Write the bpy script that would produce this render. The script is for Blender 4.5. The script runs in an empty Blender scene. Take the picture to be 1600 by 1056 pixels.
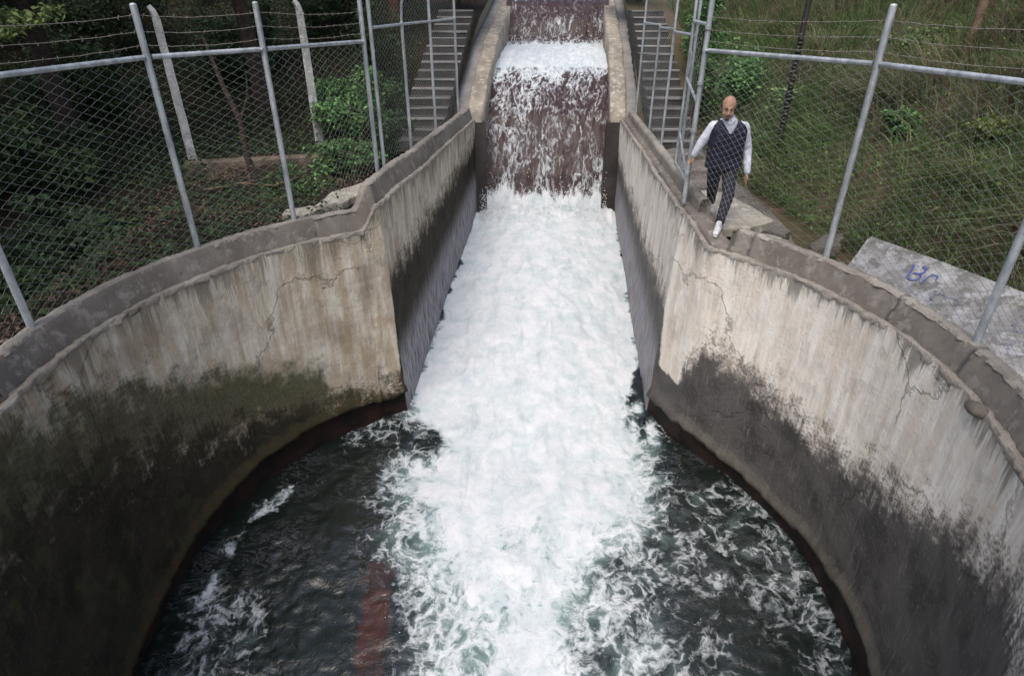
import bpy, bmesh, math, random
import numpy as np
from mathutils import Vector, Matrix

# ---------------------------------------------------------------- camera, world, sun, exposure
scene = bpy.context.scene
COL = scene.collection
H = 2.68                                     # eye height above the basin rim (z = 0)
PITCH = 29.51
cam = bpy.data.cameras.new('camera'); camo = bpy.data.objects.new('camera', cam); COL.objects.link(camo)
camo.location = (0, 0, H); camo.rotation_euler = (math.radians(90 - PITCH), 0, 0)
cam.sensor_width = 36; cam.lens = 21.6; cam.clip_start = .05; cam.clip_end = 400
scene.camera = camo
SUN_EL, SUN_AZ = 62, 200                      # azimuth measured clockwise from +Y
world = bpy.data.worlds.new('World'); scene.world = world; world.use_nodes = True
wn = world.node_tree; wn.nodes.clear()
sky = wn.nodes.new('ShaderNodeTexSky'); sky.sky_type = 'NISHITA'; sky.sun_disc = False
sky.sun_elevation = math.radians(SUN_EL); sky.sun_rotation = math.radians(SUN_AZ)
sky.air_density = 1.0; sky.dust_density = 4.0; sky.ozone_density = .6; sky.altitude = 0
bg = wn.nodes.new('ShaderNodeBackground'); bg.inputs['Strength'].default_value = .15
wo = wn.nodes.new('ShaderNodeOutputWorld')
wn.links.new(sky.outputs[0], bg.inputs[0]); wn.links.new(bg.outputs[0], wo.inputs[0])
sl = bpy.data.lights.new('sun', 'SUN'); sl.energy = 1.1; sl.angle = math.radians(35); sl.color = (1, .95, .88)
so = bpy.data.objects.new('sun', sl); COL.objects.link(so)
az = math.radians(SUN_AZ); el = math.radians(SUN_EL)
sd = Vector((math.sin(az)*math.cos(el), math.cos(az)*math.cos(el), math.sin(el)))
so.rotation_euler = sd.to_track_quat('Z', 'Y').to_euler(); so.location = (0, 0, 20)
scene.view_settings.view_transform = 'Standard'; scene.view_settings.look = 'None'
scene.view_settings.gamma = 1; scene.view_settings.use_curve_mapping = False
scene.view_settings.exposure = 0.65
scene.render.resolution_x = 1024; scene.render.resolution_y = 675
try:
    scene.cycles.max_bounces = 6; scene.cycles.diffuse_bounces = 3
except Exception: pass

rng = np.random.default_rng(7); random.seed(7)

# ---------------------------------------------------------------- numpy noise
def _h(ix, iy, iz, seed):
    n = (ix*374761393 + iy*668265263 + iz*2147483647*3 + seed*1442695041) & 0xffffffff
    n = ((n ^ (n >> 13)) * 1274126177) & 0xffffffff
    n = ((n ^ (n >> 15)) * 2246822519) & 0xffffffff
    return ((n ^ (n >> 16)) & 0xffff) / 65535.0
def vnoise(x, y, z=0., seed=0):
    x, y, z = np.broadcast_arrays(np.asarray(x, float), np.asarray(y, float), np.asarray(z, float))
    ix, iy, iz = np.floor(x).astype(np.int64), np.floor(y).astype(np.int64), np.floor(z).astype(np.int64)
    fx, fy, fz = x-ix, y-iy, z-iz
    fx, fy, fz = fx*fx*(3-2*fx), fy*fy*(3-2*fy), fz*fz*(3-2*fz)
    r = 0
    for a in (0, 1):
        for b in (0, 1):
            for c in (0, 1):
                w = (fx if a else 1-fx)*(fy if b else 1-fy)*(fz if c else 1-fz)
                r = r + w*_h(ix+a, iy+b, iz+c, seed)
    return r
def fbm(x, y, z=0., o=4, seed=0):
    r = 0; a = .5; t = 0
    for k in range(o):
        r = r + a*vnoise(x, y, z, seed+k*17); t += a; a *= .5; x = x*2.03; y = y*2.03; z = z*2.03
    return r/t
def ss(a, b, x): t = np.clip((x-a)/(b-a), 0, 1); return t*t*(3-2*t)
def itp(x, pts): return np.interp(x, [p[0] for p in pts], [p[1] for p in pts])

# ---------------------------------------------------------------- object helpers
def mesh_np(name, V, F, mat=None, parent=None, smooth=True, uv=None, cols=None):
    """V (n,3); F (m,k) array or list of such arrays; uv (n,2) per vertex; cols {name:(n,3)}"""
    me = bpy.data.meshes.new(name)
    Fs = F if isinstance(F, list) else [F]
    Fs = [np.asarray(f, dtype=np.int32) for f in Fs if len(f)]
    li = np.concatenate([f.ravel() for f in Fs]); tot = np.concatenate([np.full(len(f), f.shape[1]) for f in Fs])
    st = np.concatenate([[0], np.cumsum(tot)[:-1]])
    V = np.asarray(V, dtype=np.float32)
    me.vertices.add(len(V)); me.vertices.foreach_set('co', V.ravel())
    me.loops.add(len(li)); me.loops.foreach_set('vertex_index', li.astype(np.int32))
    me.polygons.add(len(tot)); me.polygons.foreach_set('loop_start', st.astype(np.int32))
    me.polygons.foreach_set('loop_total', tot.astype(np.int32))
    me.polygons.foreach_set('use_smooth', np.full(len(tot), smooth))
    if uv is not None:
        l = me.uv_layers.new(name='UVMap'); l.data.foreach_set('uv', np.asarray(uv, np.float32)[li].ravel())
    if cols:
        for k, c in cols.items():
            a = me.color_attributes.new(k, 'FLOAT_COLOR', 'POINT')
            c = np.asarray(c, np.float32)
            if c.shape[1] == 3: c = np.c_[c, np.ones(len(c), np.float32)]
            a.data.foreach_set('color', c.astype(np.float32).ravel())
    me.update(calc_edges=True); me.validate()
    o = bpy.data.objects.new(name, me); COL.objects.link(o)
    if mat: me.materials.append(mat)
    if parent is not None: o.parent = parent; o.matrix_parent_inverse = parent.matrix_world.inverted() if False else Matrix.Translation(-Vector(parent.location))
    return o
def grid_faces(nu, nv, close=False, flip=False):
    a = np.arange(nu*nv).reshape(nu, nv)
    if close: a = np.vstack([a, a[:1]])
    f = np.stack([a[:-1, :-1], a[1:, :-1], a[1:, 1:], a[:-1, 1:]], -1).reshape(-1, 4)
    return f[:, ::-1] if flip else f
def empty(name, label, cat, loc=(0, 0, 0), group=None):
    o = bpy.data.objects.new(name, None); COL.objects.link(o); o.location = loc; o.empty_display_size = .1
    return tag(o, label, cat, group)
def tag(o, label=None, cat=None, group=None, kind=None):
    if label: o['label'] = label
    if cat: o['category'] = cat
    if group: o['group'] = group
    if kind: o['kind'] = kind
    return o

class MB:
    """collects shapes of one mesh"""
    def __init__(s): s.v = []; s.f = []; s.n = 0
    def add(s, V, F):
        V = np.asarray(V, float); F = np.asarray(F, int)
        s.v.append(V); s.f.append(F + s.n); s.n += len(V)
    def box(s, c, d, rz=0., jit=0.):
        sx, sy, sz = [q/2 for q in d]
        V = np.array([(x, y, z) for x in (-sx, sx) for y in (-sy, sy) for z in (-sz, sz)])
        if jit: V = V + rng.normal(0, jit, V.shape)
        c_, s_ = math.cos(rz), math.sin(rz)
        V = np.c_[V[:, 0]*c_-V[:, 1]*s_, V[:, 0]*s_+V[:, 1]*c_, V[:, 2]] + np.array(c)
        s.add(V, [(0, 1, 3, 2), (4, 6, 7, 5), (0, 4, 5, 1), (2, 3, 7, 6), (0, 2, 6, 4), (1, 5, 7, 3)])
    def tube(s, pts, r, n=8, cap=True, sq=(1., 1.)):
        pts = [Vector(p) for p in pts]; m = len(pts)
        rs = r if hasattr(r, '__len__') else [r]*m
        prev = None; V = []
        for i, p in enumerate(pts):
            t = (pts[min(i+1, m-1)]-pts[max(i-1, 0)]).normalized()
            if prev is None:
                a = Vector((1, 0, 0)) if abs(t.x) < .9 else Vector((0, 1, 0))
                nx = (a - t*a.dot(t)).normalized()
            else: nx = (prev - t*prev.dot(t)).normalized()
            prev = nx; ny = t.cross(nx)
            for k in range(n):
                an = 2*math.pi*k/n; V.append(p + (nx*math.cos(an)*sq[0] + ny*math.sin(an)*sq[1])*rs[i])
        V = np.array([tuple(v) for v in V])
        F = [(i*n+k, i*n+(k+1) % n, (i+1)*n+(k+1) % n, (i+1)*n+k) for i in range(m-1) for k in range(n)]
        s.add(V, F)
        if cap:
            for i, sgn in ((0, -1), (m-1, 1)):
                c = np.array(pts[i]); ring = V[i*n:(i+1)*n]
                VV = np.vstack([ring, [c]])
                FF = [(k, (k+1) % n, n, n) if sgn > 0 else ((k+1) % n, k, n, n) for k in range(n)]
                s.v.append(VV); s.f.append(np.array([(a, b, c2) for a, b, c2, _ in FF]) + s.n); s.n += len(VV)
    def ell(s, c, r, n=12, m=8, R=None):
        V = []
        for j in range(m+1):
            th = math.pi*j/m
            for k in range(n):
                ph = 2*math.pi*k/n
                V.append((math.sin(th)*math.cos(ph)*r[0], math.sin(th)*math.sin(ph)*r[1], math.cos(th)*r[2]))
        V = np.array(V)
        if R is not None: V = V @ np.array(R.to_3x3()).T
        V = V + np.array(c)
        s.add(V, [(j*n+k, (j+1)*n+k, (j+1)*n+(k+1) % n, j*n+(k+1) % n) for j in range(m) for k in range(n)])
    def build(s, name, mat, parent=None, smooth=True, cols=None):
        V = np.vstack(s.v); q = [f for f in s.f if f.shape[1] == 4]; t = [f for f in s.f if f.shape[1] == 3]
        F = ([np.vstack(q)] if q else []) + ([np.vstack(t)] if t else [])
        return mesh_np(name, V, F, mat, parent, smooth, cols=cols)

# ---------------------------------------------------------------- material helpers
class NT:
    def __init__(s, name):
        s.m = bpy.data.materials.new(name); s.m.use_nodes = True; s.t = s.m.node_tree; s.t.nodes.clear()
        s.out = s.t.nodes.new('ShaderNodeOutputMaterial')
        s.tc = s.t.nodes.new('ShaderNodeTexCoord')
    def L(s, a, b): s.t.links.new(a, b)
    def N(s, typ, **k):
        n = s.t.nodes.new(typ)
        for a, b in k.items(): setattr(n, a, b)
        return n
    def put(s, sock, v):
        if isinstance(v, bpy.types.NodeSocket): s.L(v, sock)
        elif isinstance(v, (tuple, list)) and len(v) == 3 and sock.type == 'RGBA': sock.default_value = (*v, 1)
        else: sock.default_value = v
    def map(s, vec=None, scale=(1, 1, 1), loc=(0, 0, 0), rot=(0, 0, 0)):
        n = s.N('ShaderNodeMapping'); s.put(n.inputs['Vector'], vec if vec is not None else s.tc.outputs['Object'])
        n.inputs['Scale'].default_value = scale; n.inputs['Location'].default_value = loc; n.inputs['Rotation'].default_value = rot
        return n.outputs[0]
    def noise(s, scale, vec=None, detail=5, rough=.6, dist=0., col=False):
        n = s.N('ShaderNodeTexNoise'); s.put(n.inputs['Vector'], vec if vec is not None else s.tc.outputs['Object'])
        n.inputs['Scale'].default_value = scale; n.inputs['Detail'].default_value = detail
        n.inputs['Roughness'].default_value = rough; n.inputs['Distortion'].default_value = dist
        return n.outputs[1 if col else 0]
    def vor(s, scale, vec=None, feature='DISTANCE_TO_EDGE', rnd=1.):
        n = s.N('ShaderNodeTexVoronoi', feature=feature); s.put(n.inputs['Vector'], vec if vec is not None else s.tc.outputs['Object'])
        n.inputs['Scale'].default_value = scale; n.inputs['Randomness'].default_value = rnd
        return n.outputs['Distance']
    def math(s, op, a, b=0., c=0., clamp=False):
        n = s.N('ShaderNodeMath', operation=op, use_clamp=clamp)
        s.put(n.inputs[0], a); s.put(n.inputs[1], b); s.put(n.inputs[2], c); return n.outputs[0]
    def vadd(s, a, b, op='ADD'):
        n = s.N('ShaderNodeVectorMath', operation=op); s.put(n.inputs[0], a); s.put(n.inputs[1], b); return n.outputs[0]
    def sm(s, x, a, b, lo=0., hi=1.):
        n = s.N('ShaderNodeMapRange', interpolation_type='SMOOTHSTEP')
        s.put(n.inputs['Value'], x); s.put(n.inputs['From Min'], a); s.put(n.inputs['From Max'], b)
        n.inputs['To Min'].default_value = lo; n.inputs['To Max'].default_value = hi; return n.outputs[0]
    def mix(s, f, a, b, mode='MIX'):
        n = s.N('ShaderNodeMix', data_type='RGBA', blend_type=mode); s.put(n.inputs['Factor'], f)
        s.put(n.inputs[6], a); s.put(n.inputs[7], b); return n.outputs[2]
    def attr(s, name):
        n = s.N('ShaderNodeAttribute', attribute_name=name); sp = s.N('ShaderNodeSeparateColor'); s.L(n.outputs['Color'], sp.inputs[0])
        return n.outputs['Color'], sp.outputs[0], sp.outputs[1], sp.outputs[2]
    def bump(s, h, strength=.5, dist=.02, normal=None):
        n = s.N('ShaderNodeBump'); s.put(n.inputs['Height'], h); n.inputs['Strength'].default_value = strength
        n.inputs['Distance'].default_value = dist
        if normal is not None: s.L(normal, n.inputs['Normal'])
        return n.outputs[0]
    def bsdf(s, col, rough=.8, metal=0., normal=None, spec=None, **k):
        b = s.N('ShaderNodeBsdfPrincipled'); s.put(b.inputs['Base Color'], col); s.put(b.inputs['Roughness'], rough)
        s.put(b.inputs['Metallic'], metal)
        if normal is not None: s.L(normal, b.inputs['Normal'])
        if spec is not None: b.inputs['Specular IOR Level'].default_value = spec
        for a, v in k.items(): s.put(b.inputs[a.replace('_', ' ')], v)
        return b.outputs[0]
    def end(s, sh): s.L(sh, s.out.inputs['Surface']); return s.m

def simple(name, col, col2=None, scale=12, rough=.8, metal=0., bump=.3, bdist=.01, detail=5, lo=.35, hi=.65):
    n = NT(name); f = n.noise(scale, detail=detail); f2 = n.sm(f, lo, hi)
    c = n.mix(f2, col, col2 or tuple(q*.7 for q in col))
    return n.end(n.bsdf(c, rough, metal, n.bump(n.noise(scale*3, detail=6), bump, bdist)))

M = {}
def concrete(name, a, b, speck=(.05, .045, .04), spk=.62, light=None, rough=.9, bump=.5):
    n = NT(name)
    big = n.sm(n.noise(1.7, detail=6, rough=.65), .35, .65)
    c = n.mix(big, a, b)
    mid = n.sm(n.noise(11, detail=7, rough=.7), .42, .7)
    c = n.mix(n.math('MULTIPLY', mid, .45), c, tuple(q*.55 for q in a))
    if light: c = n.mix(n.sm(n.noise(6, detail=8, rough=.75), .52, .62), c, light)
    sp = n.sm(n.noise(60, detail=3), spk, spk+.08)
    c = n.mix(sp, c, speck)
    h = n.math('ADD', n.noise(45, detail=6, rough=.7), n.math('MULTIPLY', n.noise(9, detail=4), 1.5))
    return n.end(n.bsdf(c, rough, 0, n.bump(h, bump, .012), spec=.25))
M['curb'] = concrete('curb_plaster', (.20, .18, .158), (.13, .115, .10), spk=.70, light=(.235, .215, .19), bump=.4)
M['mortar'] = concrete('rough_mortar', (.33, .305, .265), (.20, .18, .155), spk=.6, bump=.9)
M['ledge'] = concrete('ledge_concrete', (.19, .17, .15), (.12, .105, .095), spk=.66, light=(.27, .25, .22), bump=.6)
M['chute_top'] = concrete('chute_concrete_tan', (.33, .295, .24), (.19, .17, .14), spk=.62, light=(.42, .40, .35), bump=.7)
M['chute_side'] = concrete('chute_concrete_grey', (.25, .245, .235), (.17, .165, .16), spk=.7, bump=.3)
M['post_concrete'] = concrete('lichen_concrete', (.56, .56, .54), (.36, .36, .35), spk=.6, light=(.72, .72, .7), bump=.5)
M['step'] = concrete('step_concrete', (.075, .073, .07), (.045, .044, .042), spk=.64, bump=.5)
M['nosing'] = concrete('worn_nosing', (.28, .27, .255), (.18, .17, .165), spk=.64, bump=.4)
M['slab'] = concrete('pale_slab', (.40, .37, .31), (.28, .26, .21), spk=.63, light=(.5, .48, .42), bump=.6)
M['kerb'] = concrete('weathered_kerb', (.15, .115, .085), (.085, .07, .055), spk=.6, light=(.2, .18, .13), bump=.7)
M['rock'] = concrete('rock', (.16, .14, .12), (.09, .08, .07), spk=.6, bump=.9)
M['galv'] = simple('galvanised_steel', (.50, .53, .55), (.33, .36, .38), scale=18, rough=.38, metal=.45, bump=.15, bdist=.003)
n = NT('galvanised_pipe')
gc = n.mix(n.sm(n.noise(9, n.map(scale=(1, 1, .35)), detail=6, rough=.7), .38, .62), (.50, .53, .55), (.31, .335, .35))
gc = n.mix(n.math('MULTIPLY', n.sm(n.noise(5, detail=8, rough=.8), .58, .68), .7), gc, (.16, .085, .045))
gc = n.mix(n.sm(n.noise(70, detail=2), .66, .72), gc, (.12, .11, .10))
M['galv'] = n.end(n.bsdf(gc, n.sm(n.noise(14, detail=4), .3, .7, .32, .6), .42, n.bump(n.noise(60, detail=4), .25, .003)))
M['wire'] = simple('fence_wire', (.37, .38, .365), (.22, .23, .22), scale=30, rough=.6, metal=.15, bump=0)
M['barb'] = simple('barbed_wire', (.33, .31, .27), (.2, .17, .13), scale=30, rough=.6, metal=.4, bump=0)
M['black'] = simple('black_steel', (.012, .012, .013), (.03, .025, .02), scale=20, rough=.6, bump=.3)
M['wood'] = simple('weathered_wood', (.17, .115, .075), (.09, .06, .04), scale=9, rough=.85, bump=.8)
M['bark'] = simple('bark', (.06, .04, .03), (.025, .018, .014), scale=14, rough=.95, bump=1., bdist=.03)
M['barkred'] = simple('reddish_bark', (.12, .05, .03), (.05, .025, .018), scale=14, rough=.95, bump=1., bdist=.03)

# foliage: colour carried per leaf
def foliage(name, rough=.55, trans=.25):
    n = NT(name); c, r, g, b = n.attr('tint')
    n2 = n.mix(n.math('MULTIPLY', n.noise(3.0, detail=3), .5), c, (.02, .03, .01))
    geo = n.N('ShaderNodeNewGeometry').outputs['Normal']
    nm = n.N('ShaderNodeVectorMath', operation='NORMALIZE'); n.L(n.vadd(geo, (0, -.1, .9)), nm.inputs[0])
    p = n.bsdf(n2, rough, normal=nm.outputs[0], spec=.3)
    t = n.N('ShaderNodeBsdfTranslucent'); n.L(n2, t.inputs[0])
    mx = n.N('ShaderNodeMixShader'); mx.inputs[0].default_value = trans; n.L(p, mx.inputs[1]); n.L(t.outputs[0], mx.inputs[2])
    return n.end(mx.outputs[0])
M['leaf'] = foliage('leaf'); M['grass'] = foliage('grass_blade', .65, .5)

# soils
def soil(name, a, b, c3):
    n = NT(name)
    c = n.mix(n.sm(n.noise(.9, detail=6), .4, .62), a, b)
    c = n.mix(n.sm(n.noise(14, detail=7, rough=.75), .5, .62), c, c3)
    return n.end(n.bsdf(c, .95, 0, n.bump(n.noise(22, detail=8, rough=.75), 1., .05), spec=.15))
M['soil_left'] = soil('leaf_litter_soil', (.035, .026, .018), (.02, .018, .012), (.05, .035, .024))
M['soil_right'] = soil('grassy_soil', (.10, .085, .05), (.14, .095, .065), (.07, .08, .03))
M['path'] = soil('worn_path', (.2, .18, .16), (.11, .1, .09), (.26, .245, .22))
M['wet'] = concrete('wet_dark_concrete', (.062, .056, .052), (.034, .028, .026), spk=.7, rough=.5)

# ---------------------------------------------------------------- stained wall material
def wall_mat(name, light, pale, dark, moss, right):
    n = NT(name)
    uv = n.N('ShaderNodeUVMap').outputs[0]
    m1, dk, ms, film = n.attr('mask')
    m2, drip, rust, red = n.attr('mask2')
    st = n.noise(1., n.map(uv, (17, 2.0, 1)), detail=7, rough=.62)           # thin vertical streaks
    st2 = n.noise(1., n.map(uv, (7, .8, 1), (3, 1, 0)), detail=6, rough=.65)  # broad streaks
    bl = n.noise(3.2, uv, detail=9, rough=.72)                               # blotches
    fn = n.noise(26, uv, detail=7, rough=.75)
    c = n.mix(n.sm(st2, .38, .62), light, pale)
    c = n.mix(n.math('MULTIPLY', n.sm(st, .48, .72), .32), c, tuple(q*.5 for q in light))
    c = n.mix(n.math('MULTIPLY', n.sm(fn, .55, .68), .3), c, tuple(q*.45 for q in light))
    c = n.mix(n.math('MULTIPLY', n.sm(bl, .5, .68), .35), c, (.24, .19, .135))
    pn = n.noise(.9, uv, detail=8, rough=.72)
    c = n.mix(n.math('MULTIPLY', n.sm(pn, .47, .62),   .45 if not right else .12), c, (.20, .135, .085) if not right else (.36, .30, .24))
    c = n.mix(n.math('MULTIPLY', n.sm(n.noise(1.3, n.vadd(uv, (7, 3, 0)), detail=8, rough=.75),   .54, .66), .5 if not right else .3), c, (.17, .165, .155) if not right else (.40, .38, .35))
    # orange / rust tint
    c = n.mix(n.math('MULTIPLY', n.sm(n.math('ADD', rust, n.math('MULTIPLY', n.math('SUBTRACT', bl, .5), 1.6)), .35, .8), .6), c, (.34, .2, .09))
    # drips below the rim
    dsp = n.math('ADD', drip, n.math('MULTIPLY', n.math('SUBTRACT', n.noise(1., n.map(uv, (9, .5, 1)), detail=8, rough=.82), .5), 2.4))
    dsp = n.math('ADD', dsp, n.math('MULTIPLY', n.math('SUBTRACT', n.noise(1., n.map(uv, (1.9, .2, 1)), detail=4), .5), 1.7))
    c = n.mix(n.math('MULTIPLY', n.sm(dsp, .46, .78), .75), c, (.15, .14, .12) if right else (.17, .145, .11))
    # moss
    msn = n.math('ADD', ms, n.math('MULTIPLY', n.math('SUBTRACT', n.math('ADD', n.math('MULTIPLY', bl, .6), n.math('MULTIPLY', st2, .4)), .5), 2.2))
    mcol = n.mix(n.sm(fn, .4, .62), moss, tuple(q*.45 for q in moss))
    c = n.mix(n.math('MULTIPLY', n.sm(msn, .35, .85), .9), c, mcol)
    # pitted mildew in front of the dark zone
    pit = n.math('MULTIPLY', n.sm(fn, .5, .6), n.sm(n.math('ADD', dk, n.math('MULTIPLY', n.math('SUBTRACT', bl, .5), 1.2)), .12, .55))
    c = n.mix(n.math('MULTIPLY', pit, .85), c, (.05, .042, .036))
    # dark wet zone
    dd = n.math('ADD', dk, n.math('ADD', n.math('MULTIPLY', n.math('SUBTRACT', bl, .5), 1.3),
                               n.math('ADD', n.math('MULTIPLY', n.math('SUBTRACT', st, .5), .55), n.math('MULTIPLY', n.math('SUBTRACT', fn, .5), .5))))
    c = n.mix(n.math('MULTIPLY', n.sm(dd, .27, .5), .5), c, (.17, .14, .115) if right else (.11, .09, .06))
    df = n.sm(dd, .40, .70)
    dcol = n.mix(n.sm(n.noise(2.1, uv, detail=6), .4, .65), dark, tuple(q*.5 for q in dark))
    if not right: dcol = n.mix(n.math('MULTIPLY', n.sm(bl, .5, .66), .6), dcol, (.062, .06, .026))
    dcol = n.mix(n.math('MULTIPLY', n.sm(fn, .52, .64), .6), dcol, tuple(q*1.9 for q in dark))
    dcol = n.mix(n.math('MULTIPLY', n.sm(st, .55, .70), .5), dcol, tuple(q*2.2 for q in dark))
    c = n.mix(df, c, dcol)
    _, lipm, _g, _b = n.attr('mask3')
    lf = n.sm(n.math('ADD', lipm, n.math('MULTIPLY', n.math('SUBTRACT', n.math('ADD', n.math('MULTIPLY', bl, .5), n.math('MULTIPLY', fn, .5)), .5), 3.2)), .45, .95)
    c = n.mix(n.math('MULTIPLY', lf, .7), c, n.mix(n.sm(st2, .4, .6), (.12, .105, .08) if right else (.055, .034, .014), (.08, .075, .055) if right else (.032, .036, .014)))
    # thin sheet of water running down beside the foam
    flm = n.math('MULTIPLY', film, n.sm(n.noise(1., n.map(uv, (34, 2.2, 1)), detail=6, rough=.7), .32, .6))
    c = n.mix(n.math('MULTIPLY', flm, .9), c, (.36, .35, .38))
    # dark red waterline
    c = n.mix(n.sm(red, .3, .6), c, n.mix(n.sm(bl, .4, .6), (.024, .011, .009), (.007, .006, .005)))
    # hairline cracks
    wsc = n.N('ShaderNodeVectorMath', operation='SCALE'); n.L(n.vadd(n.noise(2.3, uv, detail=5, col=True), (.5, .5, .5), 'SUBTRACT'), wsc.inputs[0]); wsc.inputs['Scale'].default_value = .45
    wuv = n.vadd(uv, wsc.outputs[0])
    ck = n.vor(.55, wuv)
    ckm = n.math('MULTIPLY', n.sm(ck, .007, .002), n.sm(n.noise(1.1, uv, detail=2), .46, .56))
    c = n.mix(n.math('MULTIPLY', ckm, .3), c, (.03, .025, .02))
    h = n.math('ADD', n.math('MULTIPLY', fn, .6), n.math('ADD', n.math('MULTIPLY', bl, 1.2), n.math('MULTIPLY', ckm, -1.0)))
    h = n.math('ADD', h, n.math('MULTIPLY', st, .5))
    rough = n.sm(df, 0., 1., .92, .55 if right else .8)
    return n.end(n.bsdf(c, rough, 0, n.bump(h, .75, .03), spec=.3 if right else .18))
M['wallL'] = wall_mat('stained_wall_mossy', (.42, .35, .255), (.60, .56, .475), (.030, .025, .017), (.062, .068, .026), False)
M['wallR'] = wall_mat('stained_wall_pale', (.68, .61, .52), (.82, .78, .71), (.085, .078, .073), (.12, .1, .07), True)

# ---------------------------------------------------------------- plan of the basin, the channel and the chute
CX, CY, R = -.15, 4.3, 3.66
def arc(phi, r=R):                               # phi in degrees from +Y, positive to the right
    a = math.radians(phi); return CX + r*math.sin(a), CY + r*math.cos(a)
GL, GR = -29.0, 43.5                             # where the round walls meet the channel
YF = 14.5                                        # foot of the waterfall
def chan_top_L(y): return -1.71 + (y-7.69)*(-.84+1.71)/(YF-7.69)
def chan_top_R(y): return 2.21 + (y-7.69)*(2.45-2.21)/(YF-7.69)
def chan_bot_L(y): return -1.57 + (y-7.69)*(-.86+1.57)/(YF-7.69)
def chan_bot_R(y): return 2.02 + (y-7.69)*(2.52-2.02)/(YF-7.69)
def axis(y): return -.12 + .088*(y-4.35)
def edge_path(side, step=.045, far=YF, phi0=132):
    """columns (top xyz, bottom xy, phi or None) from behind the camera round to the waterfall"""
    out = []
    g = GL if side < 0 else GR; p0 = phi0*side
    n = int(abs(p0-g)/180*math.pi*R/step)
    for i in range(n+1):
        p = p0 + (g-p0)*i/n; x, y = arc(p); out.append(((x, y, 0.), (x, y), p))
    gx, gy = arc(g)
    tx, bx = (chan_top_L(7.69), -1.57) if side < 0 else (chan_top_R(7.69), 2.02)
    zt = .30 if side < 0 else .18
    m = 10 if side < 0 else 18
    for i in range(1, m+1):
        t = i/m; e = t**1.3
        w = .0
        X = gx+(tx-gx)*t; Y = gy+(7.69-gy)*t
        xb = gx+(bx-gx)*t
        out.append(((X, Y, zt*ss(0, 1, t)), (xb, Y), g + t*1.0*(-side)))
    k = int((far-7.69)/step)
    for i in range(1, k+1):
        y = 7.69+(far-7.69)*i/k
        X = chan_top_L(y) if side < 0 else chan_top_R(y); xb = chan_bot_L(y) if side < 0 else chan_bot_R(y)
        z = (itp(y, [(7.69, .30), (9, .27), (10, .22), (YF, .14)]) if side < 0 else itp(y, [(7.69, .18), (9, .15), (YF, .14)]))
        out.append(((X, y, float(z)), (xb, y), None))
    return out
paths = {-1: edge_path(-1), 1: edge_path(1)}

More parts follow.
